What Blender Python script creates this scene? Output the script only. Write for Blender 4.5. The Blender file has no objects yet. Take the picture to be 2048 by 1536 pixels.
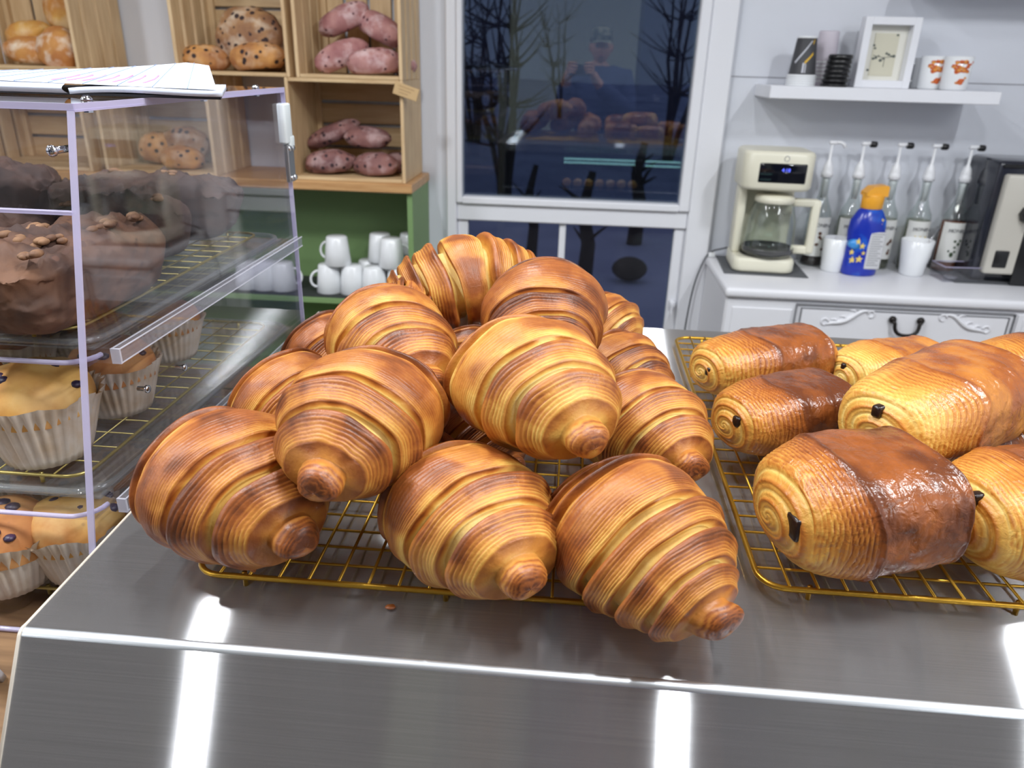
import bpy, bmesh, math, random
import numpy as np
from mathutils import Vector, Matrix, Euler, Quaternion

SC = bpy.context.scene
COL = SC.collection
PI = math.pi
rad = math.radians
# ------------------------------------------------------------------ camera, world, lights, exposure
FPX, PITCH, ROLL, YAW, ZC = 1500.0, rad(23.2), rad(1.6), rad(4.2), 1.45
_w = Vector((-math.sin(YAW) * math.cos(PITCH), math.cos(YAW) * math.cos(PITCH), -math.sin(PITCH)))
_r0 = Vector((math.cos(YAW), math.sin(YAW), 0))
_u0 = _r0.cross(_w)
_r = _r0 * math.cos(ROLL) + _u0 * math.sin(ROLL)
_u = -_r0 * math.sin(ROLL) + _u0 * math.cos(ROLL)
EYE = Vector((0, 0, ZC))
cam = bpy.data.cameras.new('camera')
cam.sensor_width = 36.0
cam.lens = FPX / 2048 * 36.0
cam.clip_start = 0.005
cam.clip_end = 200
cam.dof.use_dof = True
cam.dof.focus_distance = 0.68
cam.dof.aperture_fstop = 8.5
cam_o = bpy.data.objects.new('camera', cam)
COL.objects.link(cam_o)
cam_o.matrix_world = Matrix(((_r.x, _u.x, -_w.x, 0), (_r.y, _u.y, -_w.y, 0), (_r.z, _u.z, -_w.z, ZC), (0, 0, 0, 1)))
SC.camera = cam_o


def ray(px, py):
    return _r * (px - 1024) - _u * (py - 768) + _w * FPX


def az(px, py, z):
    d = ray(px, py)
    return EYE + d * ((z - ZC) / d.z)


def ay(px, py, y):
    d = ray(px, py)
    return EYE + d * (y / d.y)


def ax(px, py, x):
    d = ray(px, py)
    return EYE + d * (x / d.x)


world = bpy.data.worlds.new('dusk')
SC.world = world
world.use_nodes = True
_bg = world.node_tree.nodes['Background']
_bg.inputs[0].default_value = (0.20, 0.205, 0.28, 1)
_bg.inputs[1].default_value = 1.0

SC.view_settings.view_transform = 'Standard'
SC.view_settings.look = 'None'
SC.view_settings.gamma = 1.0
SC.view_settings.use_curve_mapping = False
SC.view_settings.exposure = 0.17
SC.cycles.transparent_max_bounces = 32
SC.cycles.max_bounces = 8
SC.cycles.glossy_bounces = 5
SC.cycles.diffuse_bounces = 4


def area(name, loc, sx, sy, power, col=(1, 0.98, 0.96), rot=(0, 0, 0), shape='RECTANGLE', spread=180):
    l = bpy.data.lights.new(name, 'AREA')
    l.shape = shape
    l.size = sx
    if shape in ('RECTANGLE', 'ELLIPSE'):
        l.size_y = sy
    l.energy = power
    l.color = col
    l.spread = rad(spread)
    o = bpy.data.objects.new(name, l)
    o.location = loc
    o.rotation_euler = rot
    COL.objects.link(o)
    return o


COOL = (0.94, 0.97, 1.0)
for _x, _y, _e, _l in ((-0.92, 0.35, 18, 0.35), (0.33, 0.35, 15, 0.35), (-0.47, 1.15, 13, 0.25), (1.25, 0.55, 24, 0.4), (-2.0, 0.6, 19, 0.5)):
    area('strip_lamp', (_x, _y, 2.56), 0.065, _l, _e, COOL)
area('fill_light', (-2.45, -1.0, 2.60), 0.6, 1.2, 26, COOL)  # unseen fill light added to raise the room's ambient level
area('fill_light', (2.0, -1.0, 2.60), 0.5, 1.2, 26, COOL)  # second added fill, placed clear of the steel's reflections


# ------------------------------------------------------------------ helpers
def lin(c):
    return tuple(((v / 255) / 12.92 if v / 255 <= 0.04045 else ((v / 255 + 0.055) / 1.055) ** 2.4) for v in c) + (1,)


MATS = {}


class NT:
    def __init__(self, m):
        self.t = m.node_tree
        self.n = self.t.nodes
        self.l = self.t.links

    def add(self, typ, **kw):
        nd = self.n.new(typ)
        for k, v in kw.items():
            setattr(nd, k, v)
        return nd

    def link(self, a, b):
        self.l.new(a, b)


def mat(name, col, rough=0.5, metal=0.0, var=0.0, vscale=20, stretch=(1, 1, 1), col2=None, bump=0.0, bscale=80, coat=0.0, emit=0.0, spec=0.5, trans=0.0, detail=4, lo=0.35, hi=0.65, aniso=0, alpha=None):
    if name in MATS:
        return MATS[name]
    m = bpy.data.materials.new(name)
    m.use_nodes = True
    T = NT(m)
    b = T.n['Principled BSDF']
    c = lin(col)
    b.inputs['Base Color'].default_value = c
    b.inputs['Roughness'].default_value = rough
    b.inputs['Metallic'].default_value = metal
    b.inputs['Coat Weight'].default_value = coat
    b.inputs['Coat Roughness'].default_value = 0.15
    b.inputs['Specular IOR Level'].default_value = spec
    if trans:
        b.inputs['Transmission Weight'].default_value = trans
    if emit:
        b.inputs['Emission Color'].default_value = c
        b.inputs['Emission Strength'].default_value = emit
    if col2 is not None or bump:
        tc = T.add('ShaderNodeTexCoord')
        mp = T.add('ShaderNodeMapping')
        mp.inputs['Scale'].default_value = stretch
        oi = T.add('ShaderNodeObjectInfo')
        ad = T.add('ShaderNodeVectorMath', operation='ADD')
        mul = T.add('ShaderNodeMath', operation='MULTIPLY')
        mul.inputs[1].default_value = 17.0
        T.link(oi.outputs['Random'], mul.inputs[0])
        T.link(tc.outputs['Object'], ad.inputs[0])
        T.link(mul.outputs[0], ad.inputs[1])
        T.link(ad.outputs[0], mp.inputs['Vector'])
    if col2 is not None:
        nz = T.add('ShaderNodeTexNoise')
        nz.inputs['Scale'].default_value = vscale
        nz.inputs['Detail'].default_value = detail
        T.link(mp.outputs[0], nz.inputs['Vector'])
        rp = T.add('ShaderNodeValToRGB')
        rp.color_ramp.elements[0].position = lo
        rp.color_ramp.elements[1].position = hi
        rp.color_ramp.elements[0].color = c
        rp.color_ramp.elements[1].color = lin(col2)
        T.link(nz.outputs[0], rp.inputs[0])
        T.link(rp.outputs[0], b.inputs['Base Color'])
    if bump:
        n2 = T.add('ShaderNodeTexNoise')
        n2.inputs['Scale'].default_value = bscale
        n2.inputs['Detail'].default_value = 5
        T.link(mp.outputs[0], n2.inputs['Vector'])
        bp = T.add('ShaderNodeBump')
        bp.inputs['Strength'].default_value = bump
        bp.inputs['Distance'].default_value = 0.002
        T.link(n2.outputs[0], bp.inputs['Height'])
        T.link(bp.outputs[0], b.inputs['Normal'])
    MATS[name] = m
    return m


def clear_mat(name, tint=(250, 250, 252), ior=1.49, rough=0.02, extra=0.0, dif=0.0, difcol=(255, 255, 255)):
    """clear sheet: straight see-through plus a Fresnel reflection, for acrylic, window and bottle glass"""
    if name in MATS:
        return MATS[name]
    m = bpy.data.materials.new(name)
    m.use_nodes = True
    T = NT(m)
    T.n.remove(T.n['Principled BSDF'])
    out = T.n['Material Output']
    tr = T.add('ShaderNodeBsdfTransparent')
    tr.inputs[0].default_value = lin(tint)
    gl = T.add('ShaderNodeBsdfGlossy')
    gl.inputs['Roughness'].default_value = rough
    fr = T.add('ShaderNodeFresnel')
    ge = T.add('ShaderNodeNewGeometry')
    mi = T.add('ShaderNodeMapRange')
    mi.inputs['To Min'].default_value = ior
    mi.inputs['To Max'].default_value = 1 / ior
    T.link(ge.outputs['Backfacing'], mi.inputs['Value'])
    T.link(mi.outputs[0], fr.inputs[0])
    mx = T.add('ShaderNodeMixShader')
    fac = fr.outputs[0]
    if extra:
        a = T.add('ShaderNodeMath', operation='ADD')
        a.inputs[1].default_value = extra
        T.link(fac, a.inputs[0])
        fac = a.outputs[0]
    T.link(fac, mx.inputs[0])
    T.link(tr.outputs[0], mx.inputs[1])
    T.link(gl.outputs[0], mx.inputs[2])
    last = mx
    if dif:
        d = T.add('ShaderNodeBsdfDiffuse')
        d.inputs[0].default_value = lin(difcol)
        m2 = T.add('ShaderNodeMixShader')
        m2.inputs[0].default_value = dif
        T.link(mx.outputs[0], m2.inputs[1])
        T.link(d.outputs[0], m2.inputs[2])
        last = m2
    T.link(last.outputs[0], out.inputs[0])
    MATS[name] = m
    return m


def tagit(o, label=None, cat=None, group=None, kind=None):
    if label:
        o['label'] = label
    if cat:
        o['category'] = cat
    if group:
        o['group'] = group
    if kind:
        o['kind'] = kind
    return o


def thing(name, label, cat, loc=(0, 0, 0), rz=0.0, group=None):
    o = bpy.data.objects.new(name, None)
    o.empty_display_size = 0.02
    COL.objects.link(o)
    o.location = loc
    o.rotation_euler = (0, 0, rz)
    return tagit(o, label, cat, group)


def mesh_np(name, V, F, m, parent=None, smooth=True, attrs=None, loc=None):
    """mesh object straight from numpy arrays (V: n x 3, F: list of arrays of quads or tris)"""
    me = bpy.data.meshes.new(name)
    V = np.asarray(V, np.float32)
    if not isinstance(F, list):
        F = [F]
    idx = np.concatenate([f.ravel() for f in F]).astype(np.int32)
    tot = np.concatenate([np.full(len(f), f.shape[1], np.int32) for f in F])
    start = np.concatenate([[0], np.cumsum(tot)[:-1]]).astype(np.int32)
    me.vertices.add(len(V))
    me.vertices.foreach_set('co', V.ravel())
    me.loops.add(len(idx))
    me.loops.foreach_set('vertex_index', idx)
    me.polygons.add(len(tot))
    me.polygons.foreach_set('loop_start', start)
    me.polygons.foreach_set('loop_total', tot)
    if smooth:
        me.polygons.foreach_set('use_smooth', np.ones(len(tot), bool))
    for k, v in (attrs or {}).items():
        a = me.attributes.new(k, 'FLOAT', 'POINT')
        a.data.foreach_set('value', np.asarray(v, np.float32).ravel())
    me.update(calc_edges=True)
    if isinstance(m, (list, tuple)):
        for q in m:
            me.materials.append(q)
    else:
        me.materials.append(m)
    o = bpy.data.objects.new(name, me)
    COL.objects.link(o)
    if parent is not None:
        o.parent = parent
    if loc is not None:
        o.location = loc
    return o


class MB:
    """collects shapes into one mesh"""

    def __init__(self):
        self.v = []
        self.f = []
        self.s = []
        self.mi = []
        self.cur = 0

    def raw(self, vs, fs, smooth=False, M=None):
        b = len(self.v)
        for p in vs:
            p = Vector(p)
            self.v.append(M @ p if M is not None else p)
        for q in fs:
            self.f.append([b + i for i in q])
            self.s.append(smooth)
            self.mi.append(self.cur)
        return self

    def box(self, x0, x1, y0, y1, z0, z1, bev=0.0, seg=1, M=None):
        if bev <= 0:
            vs = [(x, y, z) for x in (x0, x1) for y in (y0, y1) for z in (z0, z1)]
            fs = [(0, 1, 3, 2), (4, 6, 7, 5), (0, 4, 5, 1), (2, 3, 7, 6), (0, 2, 6, 4), (1, 5, 7, 3)]
            return self.raw(vs, fs, False, M)
        bm = bmesh.new()
        bmesh.ops.create_cube(bm, size=1.0)
        for q in bm.verts:
            q.co = Vector(((x0 + x1) / 2 + q.co.x * (x1 - x0), (y0 + y1) / 2 + q.co.y * (y1 - y0), (z0 + z1) / 2 + q.co.z * (z1 - z0)))
        bmesh.ops.bevel(bm, geom=list(bm.edges), offset=bev, segments=seg, affect='EDGES', profile=0.5)
        self.bm(bm, seg > 1, M)
        return self

    def bm(self, bm, smooth=True, M=None):
        bm.verts.index_update()
        self.raw([q.co.copy() for q in bm.verts], [[w.index for w in f.verts] for f in bm.faces], smooth, M)
        bm.free()
        return self

    def lathe(self, prof, n=28, M=None, smooth=True, sx=1.0, sy=1.0):
        """profile of (r, z) turned about z"""
        vs, fs = [], []
        for r, z in prof:
            for k in range(n):
                a = 2 * PI * k / n
                vs.append((r * math.cos(a) * sx, r * math.sin(a) * sy, z))
        for i in range(len(prof) - 1):
            for k in range(n):
                k2 = (k + 1) % n
                fs.append((i * n + k, i * n + k2, (i + 1) * n + k2, (i + 1) * n + k))
        fs.append(list(range(n))[::-1])
        b = (len(prof) - 1) * n
        fs.append([b + k for k in range(n)])
        return self.raw(vs, fs, smooth, M)

    def tube(self, path, r, n=8, closed=False, M=None, caps=True):
        P = [Vector(p) for p in path]
        N = len(P)
        rs = r if isinstance(r, (list, tuple)) else [r] * N
        vs, fs = [], []
        up = None
        for i in range(N):
            if closed:
                t = P[(i + 1) % N] - P[i - 1]
            else:
                t = P[min(i + 1, N - 1)] - P[max(i - 1, 0)]
            t.normalize()
            if up is None:
                up = Vector((0, 0, 1)) if abs(t.z) < 0.9 else Vector((1, 0, 0))
            up = (up - t * up.dot(t))
            if up.length < 1e-6:
                up = t.orthogonal()
            up.normalize()
            sd = t.cross(up)
            for k in range(n):
                a = 2 * PI * k / n
                vs.append(P[i] + (up * math.cos(a) + sd * math.sin(a)) * rs[i])
        for i in range(N if closed else N - 1):
            j = (i + 1) % N
            for k in range(n):
                k2 = (k + 1) % n
                fs.append((i * n + k, i * n + k2, j * n + k2, j * n + k))
        if not closed and caps:
            fs.append(list(range(n))[::-1])
            fs.append([(N - 1) * n + k for k in range(n)])
        return self.raw(vs, fs, True, M)

    def prism(self, pts, d0, d1, axis='y', M=None, smooth=False):
        """closed outline of 2D points pushed along an axis"""
        n = len(pts)

        def p3(a, b, d):
            return (a, d, b) if axis == 'y' else ((d, a, b) if axis == 'x' else (a, b, d))
        vs = [p3(a, b, d0) for a, b in pts] + [p3(a, b, d1) for a, b in pts]
        fs = [list(range(n)), list(range(2 * n - 1, n - 1, -1))]
        self.raw(vs, fs, False, M)
        self.raw(vs, [(i, i + n, (i + 1) % n + n, (i + 1) % n) for i in range(n)], smooth, M)
        return self

    def sphere(self, c, r, nu=12, nv=8, sc=(1, 1, 1), M=None):
        prof = [(max(1e-5, r * math.sin(PI * i / nv)), -r * math.cos(PI * i / nv)) for i in range(nv + 1)]
        T = Matrix.Translation(c) @ Matrix.Diagonal((sc[0], sc[1], sc[2], 1))
        return self.lathe(prof, nu, (M @ T) if M is not None else T)

    def grid(self, fn, nu, nv, smooth=True, thick=0.0):
        vs = [fn(i / nu, j / nv) for i in range(nu + 1) for j in range(nv + 1)]
        fs = [(i * (nv + 1) + j, (i + 1) * (nv + 1) + j, (i + 1) * (nv + 1) + j + 1, i * (nv + 1) + j + 1) for i in range(nu) for j in range(nv)]
        return self.raw(vs, fs, smooth)

    def build(self, name, m, parent=None, loc=None, recalc=True):
        me = bpy.data.meshes.new(name)
        me.from_pydata([tuple(p) for p in self.v], [], self.f)
        for q in (m if isinstance(m, (list, tuple)) else [m]):
            me.materials.append(q)
        me.polygons.foreach_set('use_smooth', self.s)
        me.polygons.foreach_set('material_index', self.mi)
        if recalc:
            bm = bmesh.new()
            bm.from_mesh(me)
            bmesh.ops.remove_doubles(bm, verts=bm.verts, dist=1e-7)
            bmesh.ops.recalc_face_normals(bm, faces=bm.faces)
            bm.to_mesh(me)
            bm.free()
        me.update()
        o = bpy.data.objects.new(name, me)
        COL.objects.link(o)
        if parent is not None:
            o.parent = parent
        if loc is not None:
            o.location = loc
        return o


def struct(o):
    o['kind'] = 'structure'
    return o


def dup(root, loc=None, rz=None, label=None, group=None):
    r = root.copy()
    COL.objects.link(r)
    for ch in list(root.children):
        c = ch.copy()
        COL.objects.link(c)
        c.parent = r
        for g in list(ch.children):
            d = g.copy()
            COL.objects.link(d)
            d.parent = c
    if loc is not None:
        r.location = loc
    if rz is not None:
        r.rotation_euler = (0, 0, rz)
    if label:
        r['label'] = label
    if group:
        r['group'] = group
    return r


def clone_part(o, parent, loc, rot=None):
    c = o.copy()
    COL.objects.link(c)
    c.parent = parent
    c.location = loc
    if rot is not None:
        c.rotation_euler = rot
    return c


def lettering(name, txt, size, m, parent, loc, rot=(PI / 2, 0, 0), ext=0.0002, align='CENTER'):
    cu = bpy.data.curves.new(name, 'FONT')
    cu.body = txt
    cu.size = size
    cu.extrude = ext
    cu.align_x = align
    cu.align_y = 'CENTER'
    cu.resolution_u = 2
    cu.materials.append(m)
    tmp = bpy.data.objects.new(name, cu)
    COL.objects.link(tmp)
    bpy.context.view_layer.update()
    me = bpy.data.meshes.new_from_object(tmp.evaluated_get(bpy.context.evaluated_depsgraph_get()))
    bpy.data.objects.remove(tmp)
    o = bpy.data.objects.new(name, me)
    COL.objects.link(o)
    if not me.materials:
        me.materials.append(m)
    o.parent = parent
    o.location = loc
    o.rotation_euler = rot
    return o


# vectorised value noise
def _hash(ix, iy, iz, seed):
    h = (ix * 374761393 + iy * 668265263 + iz * 2147483647 + seed * 974634821) & 0xFFFFFFFF
    h = ((h ^ (h >> 13)) * 1274126177) & 0xFFFFFFFF
    h = (h ^ (h >> 16)) & 0xFFFF
    return h / 65535.0


def vn(P, scale=1.0, seed=0):
    P = np.asarray(P, float) * scale
    i = np.floor(P).astype(np.int64)
    f = P - i
    f = f * f * (3 - 2 * f)
    r = 0
    for dx in (0, 1):
        for dy in (0, 1):
            for dz in (0, 1):
                w = (f[..., 0] if dx else 1 - f[..., 0]) * (f[..., 1] if dy else 1 - f[..., 1]) * (f[..., 2] if dz else 1 - f[..., 2])
                r = r + w * _hash(i[..., 0] + dx, i[..., 1] + dy, i[..., 2] + dz, seed)
    return r * 2 - 1


def fbm(P, scale=1.0, seed=0, oct=3):
    r, a = 0, 1.0
    for k in range(oct):
        r = r + a * vn(P, scale * 2 ** k, seed + k * 7)
        a *= 0.5
    return r


def sst(a, b, x):
    t = np.clip((x - a) / (b - a), 0, 1)
    return t * t * (3 - 2 * t)
# ------------------------------------------------------------------ pastry generators
def pastry_mat(name, stops, rough0=0.6, rough1=0.40, blister=0.0, nz=0.22):
    m = bpy.data.materials.new(name)
    m.use_nodes = True
    T = NT(m)
    b = T.n['Principled BSDF']
    at = T.add('ShaderNodeAttribute', attribute_name='bake')
    tc = T.add('ShaderNodeTexCoord')
    oi = T.add('ShaderNodeObjectInfo')
    mu = T.add('ShaderNodeMath', operation='MULTIPLY')
    mu.inputs[1].default_value = 9.0
    T.link(oi.outputs['Random'], mu.inputs[0])
    ad = T.add('ShaderNodeVectorMath', operation='ADD')
    T.link(tc.outputs['Object'], ad.inputs[0])
    T.link(mu.outputs[0], ad.inputs[1])
    n1 = T.add('ShaderNodeTexNoise')
    n1.inputs['Scale'].default_value = 42
    n1.inputs['Detail'].default_value = 6
    n1.inputs['Roughness'].default_value = 0.62
    T.link(ad.outputs[0], n1.inputs['Vector'])
    s1 = T.add('ShaderNodeMath', operation='SUBTRACT')
    s1.inputs[1].default_value = 0.5
    T.link(n1.outputs[0], s1.inputs[0])
    s2 = T.add('ShaderNodeMath', operation='MULTIPLY_ADD')
    s2.inputs[1].default_value = nz * 2
    T.link(s1.outputs[0], s2.inputs[0])
    T.link(at.outputs['Fac'], s2.inputs[2])
    rp = T.add('ShaderNodeValToRGB')
    e = rp.color_ramp.elements
    while len(e) < len(stops):
        e.new(0.5)
    for k, (p, c) in enumerate(stops):
        e[k].position = p
        e[k].color = lin(c)
    T.link(s2.outputs[0], rp.inputs[0])
    T.link(rp.outputs[0], b.inputs['Base Color'])
    mr = T.add('ShaderNodeMapRange')
    mr.inputs['From Min'].default_value = 0.15
    mr.inputs['From Max'].default_value = 0.75
    mr.inputs['To Min'].default_value = rough0
    mr.inputs['To Max'].default_value = rough1
    T.link(s2.outputs[0], mr.inputs['Value'])
    T.link(mr.outputs[0], b.inputs['Roughness'])
    n2 = T.add('ShaderNodeTexNoise')
    n2.inputs['Scale'].default_value = 420
    n2.inputs['Detail'].default_value = 3
    T.link(ad.outputs[0], n2.inputs['Vector'])
    bp = T.add('ShaderNodeBump')
    bp.inputs['Strength'].default_value = 0.22
    bp.inputs['Distance'].default_value = 0.0012
    T.link(n2.outputs[0], bp.inputs['Height'])
    n3 = T.add('ShaderNodeTexNoise')
    n3.inputs['Scale'].default_value = 95
    n3.inputs['Detail'].default_value = 3
    n3.inputs['Distortion'].default_value = 0.6
    T.link(ad.outputs[0], n3.inputs['Vector'])
    b2 = T.add('ShaderNodeBump')
    b2.inputs['Strength'].default_value = 0.18 + blister
    b2.inputs['Distance'].default_value = 0.003
    T.link(n3.outputs[0], b2.inputs['Height'])
    T.link(bp.outputs[0], b2.inputs['Normal'])
    T.link(b2.outputs[0], b.inputs['Normal'])
    b.inputs['Specular IOR Level'].default_value = 0.5
    MATS[name] = m
    return m


CRUST = [(0.0, (232, 214, 152)), (0.15, (226, 194, 110)), (0.32, (210, 162, 76)), (0.52, (188, 122, 50)), (0.74, (148, 82, 36)), (0.98, (96, 50, 25))]
M_CRO = pastry_mat('croissant_crust', CRUST)
M_PAIN = pastry_mat('glazed_crust', CRUST, 0.5, 0.25, 0.42)


def basis_from(a, roll=0.0):
    a = Vector(a).normalized()
    s = Vector((0, 0, 1)).cross(a).normalized()
    n = a.cross(s)
    q = Quaternion(a, roll)
    s, n = q @ s, q @ n
    return Matrix(((a.x, s.x, n.x), (a.y, s.y, n.y), (a.z, s.z, n.z)))


def croissant(cpt, tip, R, label, seed=0, edges=(0.22, 0.52, 0.80), bend=0.10, droop=0.06, tilt=0.05, tint=0.0, roll=0.0, near=46, far=16, tipcurl=(0.0, 0.0), back=0.62, group='croissants piled on the left cooling rack', ncol=112, curve=0.68, tipr=0.30, nl=12, wide=1.12, depth=0.185):
    rnd = np.random.RandomState(seed + 11)
    cpt, tip = Vector(cpt), Vector(tip)
    L = (tip - cpt).length
    ed = [0.0] + list(edges) + [1.0]
    sig, pp, bb = [], [], []
    nb = len(ed) - 1
    for sgn, n in ((-1, far), (1, near)):
        e2 = ed if sgn > 0 else [0.0] + [min(0.97, x * (1 + rnd.uniform(-0.08, 0.08))) for x in edges] + [1.0]
        ss, ps, bs = [], [], []
        for k in range(nb):
            m = n if k < nb - 1 else max(10, n // 2)
            p = np.linspace(0, 1, m)
            if k == nb - 1:
                p = np.sin(p * PI / 2)
            ss.append(e2[k] + (e2[k + 1] - e2[k]) * p)
            ps.append(p)
            bs.append(np.full(m, k))
        ss, ps, bs = np.concatenate(ss), np.concatenate(ps), np.concatenate(bs)
        if sgn < 0:
            ss, ps, bs = -ss[:0:-1], ps[:0:-1], bs[:0:-1]
        sig.append(ss)
        pp.append(ps)
        bb.append(bs)
    sig, pp, bb = (np.concatenate(q) for q in (sig, pp, bb))
    nr = len(sig)
    th = np.linspace(0, 2 * PI, ncol, endpoint=False)
    S, TH = np.meshgrid(sig, th, indexing='ij')
    Pp = np.repeat(pp[:, None], ncol, 1)
    Bn = np.repeat(bb[:, None], ncol, 1)
    A = np.abs(S)
    env = np.clip(1 - A ** 2.1, 0, 1) ** curve
    nub = tipr * np.sqrt(np.clip(1 - ((A - 0.90) / 0.10) ** 2, 0, 1)) * (A > 0.9) + tipr * (A <= 0.9)
    env = np.where(A < 0.9, np.maximum(env, nub * 0.84), np.maximum(env * 0.8, nub))
    pt = np.clip((A - ed[-2]) / (1 - ed[-2]), 0, 1)
    nubr = tipr * (1.02 - 0.22 * pt + 0.07 * np.sin(9 * TH / 3 + seed) * pt) * np.sqrt(np.clip(1 - pt ** 7, 0, 1))
    env = np.where(Bn == nb - 1, nubr, env)
    env = np.where(A >= 0.999, 0.001, env)
    P3 = np.stack([S * 3, np.cos(TH) * 1.3, np.sin(TH) * 1.3], -1)
    # ridge profile inside each band
    fl = 0.20 + 0.08 * vn(np.stack([Bn * 3.7, np.cos(TH) * 1.2, np.sin(TH) * 1.2], -1), 1.0, seed + 17)
    f = -1.0 * (1 - sst(fl - 0.02, fl + 0.13, Pp)) + 0.38 * np.exp(-((Pp - fl - 0.25) / 0.17) ** 2) - 0.12 * sst(0.93, 1.0, Pp) ** 2
    f0 = 0.25 * np.exp(-(A / 0.12) ** 2) - 0.12 * sst(0.92, 1.0, Pp) ** 2
    f = np.where(Bn == 0, f0, f)
    amp = np.where(Bn == nb - 1, 0.05, depth)
    low = fbm(P3, 1.1, seed, 2)
    rr = env * (1 + amp * f + 0.045 * low)
    # lamination lines follow the band edges
    wob = vn(np.stack([Bn * 5.3 + S * 0.0, np.cos(TH) * 1.6, np.sin(TH) * 1.6], -1), 1.0, seed + 3)
    q = Pp * np.where(Bn == 0, nl * 0.9, nl) + 0.55 * wob + 0.22 * vn(P3, 3.1, seed + 8)
    lam = 0.5 + 0.5 * np.sin(2 * PI * q)
    lam = lam ** 0.5
    q2 = Pp * nl * 2.3 + 0.9 * wob
    lam2 = 0.5 + 0.5 * np.sin(2 * PI * q2)
    mask = np.where(Bn == 0, 0.35 + 0.6 * sst(0.30, 0.6, Pp), sst(fl + .16, fl + .34, Pp)) * (0.55 + 0.45 * sst(-0.5, 0.5, vn(P3, 2.2, seed + 21)))
    mask = np.where(Bn == nb - 1, mask * 0.8, mask)
    rr = rr * R + mask * (0.0013 * (lam - 0.6) + 0.0006 * (lam2 - 0.5)) * (0.5 + 0.5 * env)
    # bake: pale floor of the crevice, brown crest, golden lamination, darker tips and top
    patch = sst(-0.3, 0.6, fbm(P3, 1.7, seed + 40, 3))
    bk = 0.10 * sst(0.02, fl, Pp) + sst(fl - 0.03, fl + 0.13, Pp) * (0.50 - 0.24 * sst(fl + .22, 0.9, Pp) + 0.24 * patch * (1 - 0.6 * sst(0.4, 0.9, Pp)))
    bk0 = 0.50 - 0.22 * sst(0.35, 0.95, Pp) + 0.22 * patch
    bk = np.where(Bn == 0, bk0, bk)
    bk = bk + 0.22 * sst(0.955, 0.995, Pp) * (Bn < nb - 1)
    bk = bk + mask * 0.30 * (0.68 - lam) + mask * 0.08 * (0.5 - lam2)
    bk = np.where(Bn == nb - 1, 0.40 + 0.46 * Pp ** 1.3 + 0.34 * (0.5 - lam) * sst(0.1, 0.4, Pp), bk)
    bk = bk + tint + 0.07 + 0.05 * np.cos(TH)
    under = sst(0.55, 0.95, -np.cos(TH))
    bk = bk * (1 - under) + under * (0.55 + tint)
    warp = np.sign(S) * (tilt * np.cos(TH - 0.3 * rnd.randn()) + 0.018 * np.sin(2 * TH + seed) + 0.010 * np.sin(5 * TH + seed * 2)) * (1 - A ** 2)
    X = (S + warp * sst(0.0, 0.12, A)) * L
    X = X - np.sign(S) * np.where(Bn > 0, 0.035 * L * (1 - sst(0.0, 0.12, Pp)), 0) * (Bn < nb - 1)
    X = np.where(S < 0, X * back, X)
    yb = bend * L * (S ** 2) + tipcurl[0] * R * sst(0.72, 1.0, S) ** 1.5
    zb = -droop * L * (S ** 2) + tipcurl[1] * R * sst(0.72, 1.0, S) ** 1.5
    yb0 = bend * L + tipcurl[0] * R
    zb0 = -droop * L + tipcurl[1] * R
    # line the curved body up so that the tip lands where it is asked to
    dY, dZ = -yb0 * np.clip(S, -1, 1), -zb0 * np.clip(S, -1, 1)
    Y = np.sin(TH) * rr * wide + yb + np.where(S > 0, dY, dY * 0.3)
    cz = np.cos(TH) * rr
    cz = np.where(cz < 0, cz * 0.86, cz * 0.98)
    Z = cz + zb + np.where(S > 0, dZ, dZ * 0.3)
    V = np.stack([X, Y, Z], -1).reshape(-1, 3)
    i = np.arange(nr - 1)[:, None]
    j = np.arange(ncol)[None, :]
    j2 = (j + 1) % ncol
    F = np.stack([i * ncol + j, i * ncol + j2, (i + 1) * ncol + j2, (i + 1) * ncol + j], -1).reshape(-1, 4)
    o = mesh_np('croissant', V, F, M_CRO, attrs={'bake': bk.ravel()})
    o.matrix_world = Matrix.Translation(cpt) @ basis_from(tip - cpt, roll).to_4x4()
    tagit(o, label, 'croissant', group)
    return o


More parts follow.
